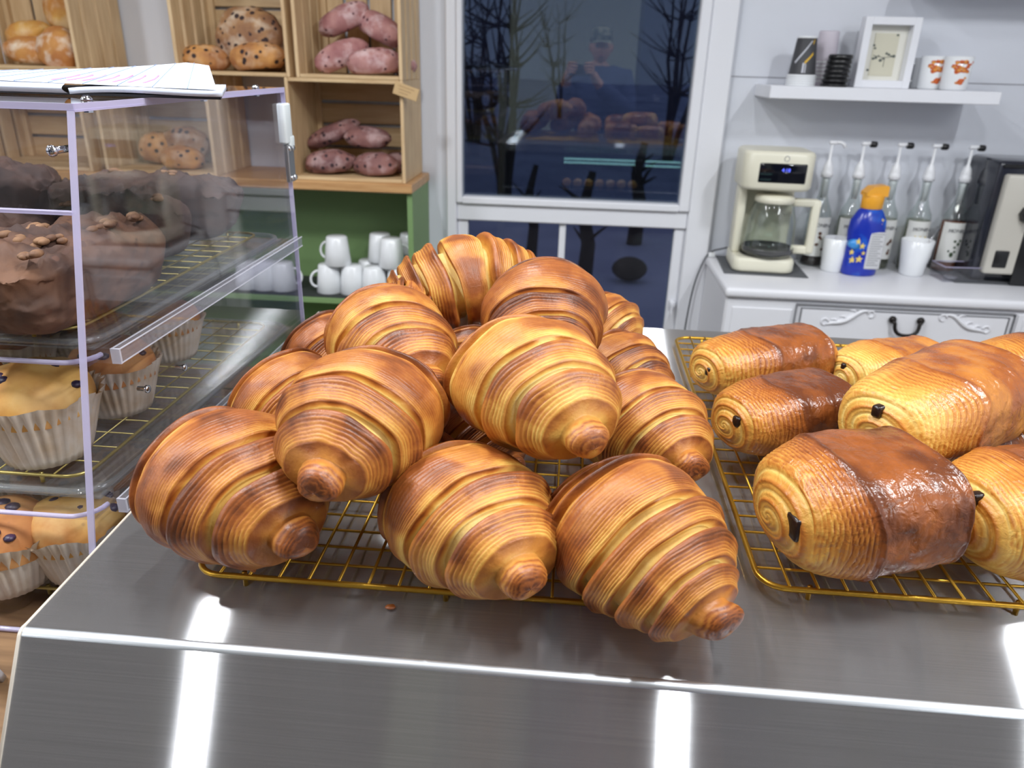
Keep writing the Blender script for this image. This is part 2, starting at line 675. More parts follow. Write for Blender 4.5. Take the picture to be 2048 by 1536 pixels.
def pain(cpt, dirv, L, R, label, seed=0, tint=0.0, roll=0.0, lat=0.36, latb=0.10, glaze=0.25, flat=0.84, nface=44, nlat=150, ncol=120, stick=((0.35, 0.2),), ssz=0.011, sdep=0.0005, face=0.66, group='chocolate pastries on the right cooling rack', nlam=13):
    """rolled chocolate pastry lying along dirv; end A (at -x) shows the spiral"""
    rnd = np.random.RandomState(seed + 5)
    cpt = Vector(cpt)
    th = np.linspace(0, 2 * PI, ncol, endpoint=False)
    rows = []          # (x, r, kind, p)
    for sgn in (-1, 1):
        rho = np.linspace(0, 1, nface)
        p = np.linspace(0, 1, nlat // 2)
        fx = -L / 2 + np.zeros(nface)
        fr = rho * face
        lx = -L / 2 + (L / 2) * p
        if sgn < 0:
            rows.append((fx, fr, np.zeros(nface), rho))
            rows.append((lx[1:], np.zeros(len(p) - 1), np.ones(len(p) - 1), p[1:]))
        else:
            rows.append((-lx[::-1][1:], np.zeros(len(p) - 1), np.ones(len(p) - 1), p[::-1][1:]))
            rows.append((-fx, fr[::-1], np.zeros(nface), rho[::-1]))
    x, r, kd, p = (np.concatenate([q[k] for q in rows]) for k in range(4))
    nr = len(x)
    side = np.sign(x + 1e-9)
    X, TH = np.meshgrid(x, th, indexing='ij')
    rep = lambda q: np.repeat(q[:, None], ncol, 1)
    KD, P, RF, SD = rep(kd), rep(p), rep(r), rep(side)
    N3 = np.stack([X / R * 1.1, np.cos(TH), np.sin(TH)], -1)
    # side: layered steps from the face rim out to the top sheet
    LAT = np.where(SD < 0, lat, latb) * (1 + 0.22 * vn(np.stack([SD * 2, np.cos(TH) * 1.3, np.sin(TH) * 1.3], -1), 1, seed + 77))
    face_ = face
    grow = face + (1 - face) * np.clip(P / (LAT * 2.0), 0, 1) ** 0.42
    stepn = nlam
    q = np.clip(P / (LAT * 2.0), 0, 1) ** 0.8 * stepn + 0.8 * vn(np.stack([SD * 3, np.cos(TH) * 1.5, np.sin(TH) * 1.5], -1), 1, seed) + 0.7 * vn(np.stack([P * 5, np.cos(TH) * 2, np.sin(TH) * 2], -1), 1, seed + 13)
    lam = (0.5 + 0.5 * np.sin(2 * PI * q)) ** 0.55
    lmask = 1 - sst(LAT * 1.7, LAT * 2.1, P)
    lip = np.exp(-((P - LAT * 2.05) / 0.035) ** 2)
    belly = 1 - 0.05 * (1 - P) ** 2
    rl = grow * belly + lmask * (0.010 * (lam - 0.5) + 0.006 * np.sin(2 * PI * q * 2.7)) + 0.022 * lip + 0.03 * fbm(N3, 1.2, seed + 9, 2)
    # fine flaky relief on the sheet
    rl = rl + (1 - lmask) * (0.012 * fbm(N3, 5.0, seed + 2, 3) + 0.008 * np.abs(fbm(N3, 11.0, seed + 6, 2)))
    # face: a spiral of dough
    turns = 2.6
    ph = RF / face * turns - SD * TH / (2 * PI)
    spir = 0.5 + 0.5 * np.cos(2 * PI * ph)
    spf = np.cos(2 * PI * ph * 3.0)
    bulge = 0.20 * (1 - (RF / face) ** 2)
    fx = SD * (bulge * R + 0.0022 * (spir - 0.5) * sst(0.02, 0.2, RF) + 0.0004 * spf)
    rad_ = np.where(KD == 0, RF, rl)
    XX = np.where(KD == 0, X + fx, X)
    cy, cz = np.sin(TH), np.cos(TH)
    # slightly boxy, flat bottom
    sq = (np.abs(cy) ** 2.6 + np.abs(cz) ** 2.6) ** (-1 / 2.6)
    sq = np.where(KD == 0, 1 + (sq - 1) * RF, sq)
    Y = cy * rad_ * R * sq * 1.06
    Z = cz * rad_ * R * sq * flat
    Z = np.where(Z < 0, Z * 0.88, Z)
    patch = sst(-0.35, 0.55, fbm(N3, 1.6, seed + 31, 3))
    bk = (0.36 + 0.24 * sst(0.0, LAT * 1.9, P)) + lmask * (0.16 + .12 * patch) * (0.70 - lam) - lmask * 0.06 * np.sin(2 * PI * q * 2.7) + (1 - lmask) * (glaze * 0.8 - 0.06 + 0.18 * patch) * 0.9 + 0.10 * lip
    bf = 0.22 + 0.28 * spir * sst(0.0, 0.25, RF) + 0.07 * spf
    bk = np.where(KD == 0, bf, bk) + tint * np.where(KD == 0, 0.5, 1) + 0.06 * np.cos(TH) * KD
    V = np.stack([XX, Y, Z], -1).reshape(-1, 3)
    i = np.arange(nr - 1)[:, None]
    j = np.arange(ncol)[None, :]
    j2 = (j + 1) % ncol
    F = np.stack([i * ncol + j, i * ncol + j2, (i + 1) * ncol + j2, (i + 1) * ncol + j], -1).reshape(-1, 4)
    root = thing('pain_au_chocolat', label, 'pastry', cpt, group=group)
    root.matrix_world = Matrix.Translation(cpt) @ basis_from(dirv, roll).to_4x4()
    mesh_np('rolled_dough', V, F, M_PAIN, root, attrs={'bake': bk.ravel()})
    for (sy, sz) in stick:
        b = MB()
        b.box(-L / 2 - R * 0.17 - sdep, -L / 2 + 0.03, sy * R - ssz / 2, sy * R + ssz / 2, sz * R - ssz * 0.62, sz * R + ssz * 0.62, 0.0022, 2)
        b.build('chocolate_stick', M_CHOC, root)
    return root


M_CHOC = mat('dark_chocolate', (34, 20, 16), 0.28, bump=0.3, bscale=150)

RACKZ = 1.075     # top of the wires
CRO = [
    # label, centre (px, py, z), tip (px, py, z), R, kwargs
    ('big croissant at front left corner of left rack, tip toward the camera', (452, 968, 1.122), (612, 1095, 1.116), 0.061, dict(seed=1, tint=0.08, bend=-.06, tilt=.06)),
    ('croissant leaning on the front left one, dark curled tip hanging over the rack', (735, 830, 1.180), (628, 988, 1.170), 0.055, dict(seed=2, tint=0.02, bend=.10, tilt=.05)),
    ('golden croissant front centre of left rack, its tip just past the front rail', (925, 1025, 1.118), (1062, 1180, 1.116), 0.056, dict(seed=3, tint=-0.05, bend=-.08)),
    ('long croissant at front right of left rack, curled tip hanging over the steel', (1260, 1062, 1.118), (1462, 1262, 1.098), 0.059, dict(seed=4, tint=0.03, bend=-.12, tipcurl=(.25, 0), edges=(.2, .45, .68, .83))),
    ('pale croissant with torn layers on top of the pile, tip pointing at the camera', (1052, 765, 1.200), (1190, 898, 1.192), 0.056, dict(seed=5, tint=-0.12, bend=-.05)),
    ('croissant on the upper left of the pile, in front of the topmost one', (772, 680, 1.185), (872, 780, 1.180), 0.054, dict(seed=6, tint=0.0)),
    ('smooth brown croissant right behind the pale one on top', (1085, 628, 1.212), (1110, 745, 1.19), 0.056, dict(seed=7, tint=0.10, edges=(0.30, 0.58, 0.80, 0.92))),
    ('topmost croissant at the back of the pile, turned sideways', ('y', 925, 572, 0.86), ('y', 1090, 545, 0.90), 0.056, dict(seed=8, tint=-0.03, back=.95, edges=(.14, .46, .72, .90), depth=.24, far=40)),
    ('croissant on the right side of left rack, behind the long front right one', (1278, 850, 1.118), (1398, 948, 1.116), 0.055, dict(seed=9, tint=-0.01)),
    ('croissant third from the front along the right side of left rack', (1232, 752, 1.118), (1325, 815, 1.110), 0.053, dict(seed=10, tint=0.02)),
    ('small looking pale croissant at the far right back of left rack', (1200, 655, 1.116), (1275, 700, 1.10), 0.050, dict(seed=11, tint=-0.05)),
    ('croissant on left side of the rack, squeezed behind the two front left ones', (580, 812, 1.118), (690, 900, 1.10), 0.057, dict(seed=12, tint=0.03)),
    ('dark croissant mostly hidden at the left back of the pile', (660, 712, 1.118), (740, 780, 1.10), 0.053, dict(seed=13, tint=0.16)),
    ('dark croissant buried under the pale top one in the middle of the pile', (930, 860, 1.112), (1040, 950, 1.09), 0.050, dict(seed=14, tint=0.18)),
    ('croissant peeking out behind the upper left one, left of the topmost', (800, 630, 1.180), (880, 660, 1.16), 0.044, dict(seed=15, tint=0.05)),
    ('croissant in the middle of the pile glimpsed below the topmost one', (945, 735, 1.125), (960, 805, 1.11), 0.050, dict(seed=16, tint=0.14)),
]


def build_croissants():
    for lab, c, t, R, kw in CRO:
        croissant(ay(*c[1:]) if c[0] == 'y' else az(*c), ay(*t[1:]) if t[0] == 'y' else az(*t), R, lab, **kw)


PAIN = [
    # label, end A centre (px,py,z), end B centre (px,py,z), R, kwargs
    ('glossy chocolate pastry at the front of right rack, dark chocolate eye in its end', (1562, 1028, 1.120), (1850, 985, 1.127), 0.063, dict(seed=1, tint=0.07, glaze=.20, lat=.28, stick=((-.42, .10),), ssz=.016, sdep=-.0025)),
    ('pale golden chocolate pastry lying on top of the others on right rack', (1752, 862, 1.150), (1985, 768, 1.158), 0.056, dict(seed=2, tint=-0.06, glaze=.12, stick=((-.02, .40),), ssz=.009)),
    ('dark reddish chocolate pastry left of the pale top one', (1462, 848, 1.112), (1672, 812, 1.112), 0.048, dict(seed=3, tint=0.13, glaze=.24, stick=((-.30, .22),), ssz=.009)),
    ('chocolate pastry at the back left corner of right rack', (1412, 742, 1.110), (1632, 708, 1.110), 0.048, dict(seed=4, tint=0.04, glaze=.22, stick=((-.24, .1),), ssz=.009)),
    ('pale chocolate pastry at the back of right rack, half hidden by the top one', (1690, 752, 1.105), (1865, 730, 1.105), 0.044, dict(seed=5, tint=-0.12, glaze=.14, stick=((.0, .3),), ssz=.007)),
    ('chocolate pastry at the front right, cut off by the picture edge', (1935, 1040, 1.118), (2150, 1015, 1.120), 0.058, dict(seed=6, tint=0.0, glaze=.26, stick=((-.1, .42),), ssz=.009)),
    ('chocolate pastry at the far right back, behind the pale top one', (1975, 740, 1.115), (2160, 735, 1.115), 0.050, dict(seed=7, tint=0.08, glaze=.25, stick=())),
    ('chocolate pastry at the right edge, between the top one and the front right one', (2055, 870, 1.115), (2250, 850, 1.115), 0.052, dict(seed=8, tint=-0.08, glaze=.2, stick=())),
    ('dark chocolate pastry wedged under the pale top one', (1860, 900, 1.100), (2010, 890, 1.100), 0.035, dict(seed=9, tint=0.16, glaze=.3, stick=())),
]


def build_pains():
    for lab, a, b, R, kw in PAIN:
        A, B = az(*a), az(*b)
        d = B - A
        pain((A + B) / 2, d, d.length, R, lab, **kw)
# ------------------------------------------------------------------ materials of the room
M_WALL = mat('white_wall_paint', (216, 219, 227), 0.55, bump=0.05, bscale=160)
M_TRIM = mat('white_gloss_paint', (232, 233, 238), 0.30)
M_CEIL = mat('ceiling_paint', (205, 203, 200), 0.8)
M_FLOOR = mat('floor_boards', (120, 96, 72), 0.5, col2=(98, 76, 56), vscale=6, stretch=(1, 8, 1))
M_PINE = mat('pine_wood', (214, 186, 144), 0.5, col2=(186, 152, 110), vscale=9, stretch=(1, 7, 1), bump=0.05, lo=0.3, hi=0.8)
M_PINEV = mat('pine_wood_upright', (218, 190, 148), 0.5, col2=(190, 156, 114), vscale=9, stretch=(7, 7, 0.9), bump=0.05, lo=0.3, hi=0.8)
M_PINEX = mat('pine_wood_level', (210, 182, 140), 0.5, col2=(182, 148, 106), vscale=9, stretch=(0.9, 7, 7), bump=0.05, lo=0.3, hi=0.8)
M_TOP = mat('oiled_wood_top', (206, 164, 114), 0.38, col2=(172, 124, 78), vscale=7, stretch=(1, 9, 9), lo=0.3, hi=0.75)
M_GREEN = mat('sage_green_paint', (120, 150, 98), 0.5)
M_WHITE = mat('white_china', (236, 238, 240), 0.18)
M_BLACK = mat('black_plastic', (22, 22, 24), 0.35)
M_CREAM = mat('cream_plastic', (228, 224, 204), 0.32)
M_CHROME = mat('chrome', (215, 216, 220), 0.12, 1.0)
M_GOLD = mat('gold_wire', (196, 152, 54), 0.34, 0.85, bump=0.1, bscale=300)
M_ACR = clear_mat('acrylic', (250, 250, 252), 1.49, 0.015, 0.01)
M_ACRE = clear_mat('acrylic_edge', (228, 224, 242), 1.49, 0.08, 0.04, 0.50, (228, 222, 248))
M_PANE = clear_mat('window_glass', (214, 222, 228), 1.55, 0.0, 0.03)
M_GLASS = clear_mat('clear_glass', (238, 242, 240), 1.5, 0.01, 0.03)

# ------------------------------------------------------------------ room shell
WY = 2.70
b = MB(); b.box(-3.0, 2.4, -2.9, WY + 0.1, -0.06, 0); struct(b.build('floor', M_FLOOR))
b = MB(); b.box(-3.0, 2.4, -2.9, WY + 0.1, 2.66, 2.74); struct(b.build('ceiling', M_CEIL))
b = MB()
b.box(-3.0, -0.445, WY, WY + 0.1, 0, 2.66)
b.box(0.487, 2.4, WY, WY + 0.1, 0, 2.66)
b.box(-0.445, 0.487, WY, WY + 0.1, 2.25, 2.66)
b.box(-0.445, 0.487, WY, WY + 0.1, 0, 0.22)
struct(b.build('wall_back', M_WALL))
b = MB(); b.box(-3.1, -3.0, -2.9, WY + 0.1, 0, 2.66); struct(b.build('wall_left', M_WALL))
b = MB(); b.box(2.4, 2.5, -2.9, WY + 0.1, 0, 2.66); struct(b.build('wall_right', M_WALL))
M_FRONT = mat('sage_grey_paint', (190, 196, 176), 0.6)
b = MB()
b.box(-0.72, 0.55, -2.9, -2.8, 0, 2.66)
b.box(-3.0, -0.72, -2.9, -2.8, 0, 0.5)
b.box(0.55, 2.4, -2.9, -2.8, 0, 0.5)
b.box(-3.0, -0.72, -2.9, -2.8, 2.3, 2.66)
b.box(0.55, 2.4, -2.9, -2.8, 2.3, 2.66)
struct(b.build('wall_front', M_FRONT))
M_NIGHT = clear_mat('night_pane', (150, 156, 180), 1.5, 0.0, 0.0)
for k, (xa, xb) in enumerate(((-3.0, -0.72), (0.55, 2.4))):
    w = thing('window_%d' % (k + 2), None, None, ((xa + xb) / 2, -2.85, 0.5)); struct(w)
    b = MB(); b.box((xa - xb) / 2 + 0.03, (xb - xa) / 2 - 0.03, -0.004, 0.004, 0.03, 1.77); b.build('pane', M_NIGHT, w)
    b = MB()
    for xx in ((xa - xb) / 2, -0.02, (xb - xa) / 2 - 0.04):
        b.box(xx, xx + 0.04, -0.03, 0.03, 0, 1.8)
    b.build('frame', M_BLACK, w)
# faint joints of the white wall panels
b = MB()
b.box(0.488, 0.4905, WY - 0.004, WY + 0.002, 0.2, 2.6)
b.box(0.49, 2.4, WY - 0.0015, WY + 0.001, 1.425, 1.428)
b.box(0.49, 2.4, WY - 0.0015, WY + 0.001, 1.72, 1.723)
struct(b.build('trim_1', mat('joint_grey', (150, 150, 156), 0.7)))

# window: casing, sash, mid rail, two lower panes
w1 = thing('window_1', None, None, (0.02, WY, 0.22)); struct(w1)


def wbox(name, boxes, m, y0, y1, bev=0.004):
    q = MB()
    for (xa, xb, za, zb) in boxes:
        q.box(xa - 0.02, xb - 0.02, y0, y1, za - 0.22, zb - 0.22, bev)
    return q.build(name, m, w1)


wbox('casing', [(-0.447, -0.412, 0.22, 2.25), (0.402, 0.487, 0.22, 2.25), (-0.412, 0.402, 2.14, 2.25), (-0.412, 0.402, 0.22, 0.30)], M_TRIM, -0.028, 0.06)
wbox('mid_rail', [(-0.412, 0.402, 0.926, 0.988)], M_TRIM, -0.018, 0.06)
wbox('sash', [(-0.412, -0.392, 0.988, 2.14), (0.367, 0.402, 0.988, 2.14), (-0.392, 0.367, 0.986, 1.011), (-0.392, 0.367, 2.10, 2.14)], M_TRIM, -0.034, 0.03)
wbox('muntin', [(-0.044, -0.020, 0.30, 0.926)], M_TRIM, 0.0, 0.04)
wbox('jamb', [(-0.412, -0.374, 0.30, 0.926), (0.364, 0.402, 0.30, 0.926)], M_TRIM, -0.004, 0.05)
wbox('upper_pane', [(-0.392, 0.367, 1.011, 2.10)], M_PANE, 0.010, 0.014, 0)
wbox('inner_pane', [(-0.392, 0.367, 1.011, 2.10)], M_PANE, 0.026, 0.030, 0)
for xa, xb in ((-0.374, -0.044), (-0.020, 0.364)):
    wbox('lower_pane', [(xa, xb, 0.30, 0.926)], M_PANE, 0.016, 0.020, 0)
q = MB(); q.box(0.352, 0.372, -0.03, -0.004, 0.42, 0.445, 0.004, 2); q.box(0.355, 0.362, -0.05, -0.03, 0.40, 0.44, 0.002); q.build('catch', M_TRIM, w1)

# ------------------------------------------------------------------ outside: snow, shrubs, trunks
M_SNOW = mat('dusk_snow', (196, 198, 222), 0.8, col2=(150, 152, 182), vscale=0.9, lo=0.3, hi=0.7)
M_BARK = mat('dark_bark', (92, 78, 68), 0.9, bump=0.5, bscale=60)
b = MB()
b.grid(lambda u, v: (-25 + 50 * u, 2.82 + 45 * v, 0.02 + 0.10 * math.sin(u * 21 + v * 9) * math.sin(v * 17) + 0.5 * v), 40, 40)
struct(b.build('ground', M_SNOW))
rt = random.Random(5)


def bare_tree(name, label, x, y, h, stems, r0, spread, group):
    t = thing(name, label, 'tree', (x, y, 0.0), group=group)
    for s in range(stems):
        a = rt.uniform(0, 2 * PI)
        lean = rt.uniform(0.2, 1.0) * spread
        P = [Vector((0.05 * math.cos(a), 0.05 * math.sin(a), -0.05))]
        for k in range(1, 7):
            f = k / 6
            P.append(Vector((math.cos(a) * lean * f * h * 0.5 + rt.uniform(-.04, .04), math.sin(a) * lean * f * h * 0.5, h * f * (1 - 0.3 * lean * f))))
        q = MB(); q.tube(P, [r0 * (1 - 0.8 * k / 6) for k in range(7)], 6)
        for k in range(2, 6):
            for _ in range(3):
                d = Vector((rt.uniform(-1, 1), rt.uniform(-1, 1), rt.uniform(0.1, 1.0))).normalized() * h * rt.uniform(0.12, 0.3)
                q.tube([P[k], P[k] + d * 0.5 + Vector((0, 0, -0.03)), P[k] + d], [r0 * 0.35, r0 * 0.22, r0 * 0.08], 5)
        q.build('stem', M_BARK, t)
    return t


for k, (px, py, h, st, r0, sp, lab) in enumerate([
        (1010, 420, 2.2, 7, 0.035, 0.75, 'bare bush with many stems outside the window, at left'),
        (950, 300, 2.8, 6, 0.04, 0.8, 'bare bush farther away at the left edge of the window'),
        (1330, 330, 3.2, 6, 0.04, 0.6, 'bare young tree behind the right part of the window'),
        (1120, 250, 3.0, 5, 0.03, 0.7, 'distant bare tree behind the middle of the window')]):
    p = az(px, py, 0.05)
    bare_tree('bare_tree', lab, p.x, p.y, h, st, r0, sp, 'bare trees outside')
for k, (px, py, h, r0, lab) in enumerate([(1165, 570, 0.8, 0.05, 'dark stump outside below the window middle'), (1060, 520, 0.75, 0.04, 'dark stump outside behind the lower left pane'), (1268, 478, 0.85, 0.06, 'thick dark stump outside in the lower right pane')]):
    p = az(px, py, 0.03)
    t = thing('tree_stump', lab, 'stump', (p.x, p.y, 0), group='stumps outside')
    q = MB(); q.tube([(0, 0, -.05), (0.02, 0, h * .4), (-.03, 0, h * .7), (0.02, 0.02, h)], [r0 * 1.2, r0, r0 * .8, r0 * .5], 9); q.build('trunk', M_BARK, t)
    q = MB()
    for _ in range(9):
        z = rt.uniform(.35, .95) * h
        d = Vector((rt.uniform(-1, 1), rt.uniform(-.6, .6), rt.uniform(.2, .9))) * .22
        q.tube([(0, 0, z), Vector((0, 0, z)) + d * .6, Vector((0, 0, z)) + d], [r0 * .3, r0 * .2, r0 * .06], 5)
    q.build('branches', M_BARK, t)
p = az(1258, 548, 0.03)
q = MB(); q.sphere((0, 0, 0.05), 0.11, 12, 8, (1.2, 1, .8)); o = q.build('garden_stone', M_BARK, None, (p.x, p.y, 0.02)); tagit(o, 'dark stone lying in the snow, seen in the lower right pane', 'stone')

# ------------------------------------------------------------------ steel counter in front
def steel_material():
    m = bpy.data.materials.new('brushed_steel')
    m.use_nodes = True
    T = NT(m)
    T.n.remove(T.n['Principled BSDF'])
    p = T.add('ShaderNodeBsdfAnisotropic')
    p.distribution = 'MULTI_GGX'
    p.inputs['Roughness'].default_value = 0.26
    p.inputs['Anisotropy'].default_value = 0.93
    cx = T.add('ShaderNodeCombineXYZ'); cx.inputs[0].default_value = 1.0
    T.link(cx.outputs[0], p.inputs['Tangent'])
    tc = T.add('ShaderNodeTexCoord')
    mp = T.add('ShaderNodeMapping'); mp.inputs['Scale'].default_value = (7, 900, 900)
    T.link(tc.outputs['Object'], mp.inputs[0])
    nz = T.add('ShaderNodeTexNoise'); nz.inputs['Scale'].default_value = 1.0; nz.inputs['Detail'].default_value = 4
    T.link(mp.outputs[0], nz.inputs['Vector'])
    rp = T.add('ShaderNodeValToRGB')
    rp.color_ramp.elements[0].color = lin((212, 213, 215)); rp.color_ramp.elements[1].color = lin((230, 231, 233))
    rp.color_ramp.elements[0].position = .3; rp.color_ramp.elements[1].position = .7
    T.link(nz.outputs[0], rp.inputs[0]); T.link(rp.outputs[0], p.inputs['Color'])
    df = T.add('ShaderNodeBsdfDiffuse'); df.inputs[0].default_value = lin((170, 168, 168))
    mx = T.add('ShaderNodeMixShader'); mx.inputs[0].default_value = 0.15
    T.link(p.outputs[0], mx.inputs[1]); T.link(df.outputs[0], mx.inputs[2])
    T.link(mx.outputs[0], T.n['Material Output'].inputs[0])
    MATS['brushed_steel'] = m
    return m


M_STEEL = steel_material()
CT = 1.05
prof = [(1.205, 0.02), (1.205, CT - 0.006), (1.199, CT)]
fy, fz, br = 0.4115, CT, 0.008
ang = rad(57)
prof.append((fy + br * math.tan(ang / 2), CT))
for k in range(1, 9):
    a = ang * k / 8
    prof.append((fy + br * math.tan(ang / 2) - br * math.sin(a), CT - br + br * math.cos(a)))
yl, zl = prof[-1]
prof.append((yl - 0.16 * math.cos(ang), zl - 0.16 * math.sin(ang)))
prof.append((yl - 0.16 * math.cos(ang) + 0.02, zl - 0.16 * math.sin(ang) - 0.02))
prof.append((yl - 0.16 * math.cos(ang) + 0.05, 0.02))


def xl(y):
    return -0.3935 - 0.036 * (y - 0.41)


n = len(prof)
sec = [[(xl(max(yy, 0.33)) if s == 0 else 1.45, yy, zz) for (yy, zz) in prof] for s in (0, 1)]
b = MB()
b.cur = 1
b.raw(sec[0][3:12] + sec[1][3:12], [(k, k + 1, k + 10, k + 9) for k in range(8)], True)
b.cur = 0
for i in list(range(3)) + list(range(11, n)):
    k = (i + 1) % n
    b.raw([sec[0][i], sec[0][k], sec[1][k], sec[1][i]], [(0, 1, 2, 3)])
b.raw(sec[0], [list(range(n))[::-1]])
b.raw(sec[1], [list(range(n))])
steel = tagit(b.build('steel_counter', [M_STEEL, mat('worn_steel_bend', (206, 210, 214), 0.36, 1.0)], recalc=False), 'brushed stainless steel counter with a slanted front under the cooling racks', 'counter')
# the bend keeps the exact normals of its neighbours so that light runs straight over it
nrm = []
for lp in steel.data.loops:
    nrm.append(Vector(steel.data.corner_normals[lp.index].vector))
for k, poly in enumerate(steel.data.polygons[:8]):
    for li in poly.loop_indices:
        vi = steel.data.loops[li].vertex_index % 9
        a = ang * vi / 8
        sg = 1 if nrm[li].z > 0 else -1
        nrm[li] = Vector((0, -math.sin(a) * sg, math.cos(a) * sg))
steel.data.normals_split_custom_set(nrm)
b = MB()
ed = [Vector((xl(yy) - 0.0006, yy, CT - 0.0005)) for yy in (1.195, 1.0, 0.8, 0.6, fy + 0.008)] + [Vector((xl(max(yy, .33)) - 0.0006, yy, zz)) for yy, zz in prof[4:13]]
b.tube(ed, 0.0014, 6)
b.build('edge_line', mat('pale_edge', (225, 215, 200), 0.35, 0.3), steel)  # thin pale tube running along the counter's left edge


# ------------------------------------------------------------------ cooling racks
def round_rect(w, d, r, n=6):
    pts = []
    for cx, cy, a0 in ((w / 2 - r, d / 2 - r, 0), (-w / 2 + r, d / 2 - r, PI / 2), (-w / 2 + r, -d / 2 + r, PI), (w / 2 - r, -d / 2 + r, 3 * PI / 2)):
        for k in range(n + 1):
            a = a0 + PI / 2 * k / n
            pts.append((cx + r * math.cos(a), cy + r * math.sin(a), 0))
    return pts


def rack(label, cx, cy, z, w, d, nx, ny, r=0.0026, foot=0.02, rz=0.0, group='gold wire cooling racks', rw=0.0013, m=None):
    m = m or M_GOLD
    t = thing('cooling_rack', label, 'rack', (cx, cy, z), rz, group)
    zr = foot
    q = MB(); q.tube(round_rect(w, d, 0.022), r, 8, True); q.build('rim', m, t, (0, 0, zr))
    first = None
    for k in range(nx):
        x = -w / 2 + w * (k + 1) / (nx + 1)
        if first is None:
            q = MB(); q.tube([(0, -d / 2, 0), (0, d / 2, 0)], rw, 6); first = q.build('long_wire', m, t, (x, 0, zr + 0.0022))
        else:
            clone_part(first, t, (x, 0, zr + 0.0022))
    first = None
    for k in range(ny):
        y = -d / 2 + d * (k + 1) / (ny + 1)
        if first is None:
            q = MB(); q.tube([(-w / 2, 0, 0), (w / 2, 0, 0)], rw, 6); first = q.build('cross_wire', m, t, (0, y, zr - 0.0002))
        else:
            clone_part(first, t, (0, y, zr - 0.0002))
    first = None
    for fx in (-0.40, 0.0, 0.40):
        for fyy in (-0.49, 0.49):
            if first is None:
                q = MB(); q.tube([(0, 0, 0.0), (0, 0, zr)], 0.0022, 7); first = q.build('foot', m, t, (fx * w, fyy * d, 0.0))
            else:
                clone_part(first, t, (fx * w, fyy * d, 0.0))
    return t


rack('gold wire cooling rack on the steel counter, piled with croissants', -0.084, 0.476 + 0.305, CT, 0.414, 0.61, 16, 24, foot=0.013)
rack('gold wire cooling rack on the steel counter, holding chocolate pastries', 0.170 + 0.205, 0.512 + 0.305, CT, 0.41, 0.61, 17, 22, foot=0.013)
build_croissants()
build_pains()
M_FLAKE = MATS['croissant_crust']
for k, (px, py, z, s, lab) in enumerate([(780, 1213, CT + 0.003, 0.0040, 'tiny brown crumb lying alone on the steel before the left rack'), (893, 880, 1.135, 0.010, 'thin flake of crust sticking out beside the leaning croissant'), (500, 1126, 1.078, 0.009, 'torn flake of crust hanging at the foot of the front left croissant')]):
    p = az(px, py, z)
    rr_ = np.random.RandomState(k)
    nu, nv = 14, 10
    U, Vv = np.meshgrid(np.linspace(0, PI, nu), np.linspace(0, 2 * PI, nv, endpoint=False), indexing='ij')
    PT = np.stack([np.sin(U) * np.cos(Vv), np.sin(U) * np.sin(Vv) * .8, np.cos(U) * .35], -1)
    PT = PT * (1 + .35 * vn(PT, 1.8, k + 3))[..., None] * s
    i = np.arange(nu - 1)[:, None]; j = np.arange(nv)[None, :]; j2 = (j + 1) % nv
    FF = np.stack([i * nv + j, (i + 1) * nv + j, (i + 1) * nv + j2, i * nv + j2], -1).reshape(-1, 4)
    o = mesh_np('crumb', PT.reshape(-1, 3), FF, M_FLAKE, attrs={'bake': np.full(nu * nv, .78)})
    o.location = p
    o.rotation_euler = (0.6 * k, 0.5 * k, k)
    tagit(o, lab, 'crumb')
# ------------------------------------------------------------------ green back counter with wooden top
XC = -0.512
bc = thing('back_counter', 'green painted open shelf counter with a thick wooden top against the back wall', 'counter', (-1.7, 2.55, 0))
q = MB(); q.box(-1.4, XC + 1.7, -0.15, 0.148, 1.056, 1.085, 0.003); q.build('wooden_top', M_TOP, bc)
q = MB(); q.box(XC + 1.7 - 0.022, XC + 1.7 - 0.004, -0.13, 0.148, 0.0, 1.056, 0.001); q.build('side_panel', M_GREEN, bc)
q = MB(); q.box(-1.4, XC + 1.7 - 0.022, 0.136, 0.146, 0.0, 1.056); q.build('back_panel', M_GREEN, bc)
q = MB(); q.box(-1.4, XC + 1.7 - 0.024, -0.122, 0.134, 0.6902, 0.692); q.build('shelf_top_sheet', mat('dark_sheet', (44, 48, 46), .7), bc)  # thin dark sheet covering the top face of the mug shelf
for z in (0.69, 0.36, 0.06):
    q = MB(); q.box(-1.4, XC + 1.7 - 0.022, -0.13, 0.136, z - 0.018, z, 0.001); q.build('shelf', M_GREEN, bc)
q = MB(); q.box(0.10, 0.118, -0.13, 0.136, 0.0, 1.056, 0.001); q.build('divider', M_GREEN, bc)


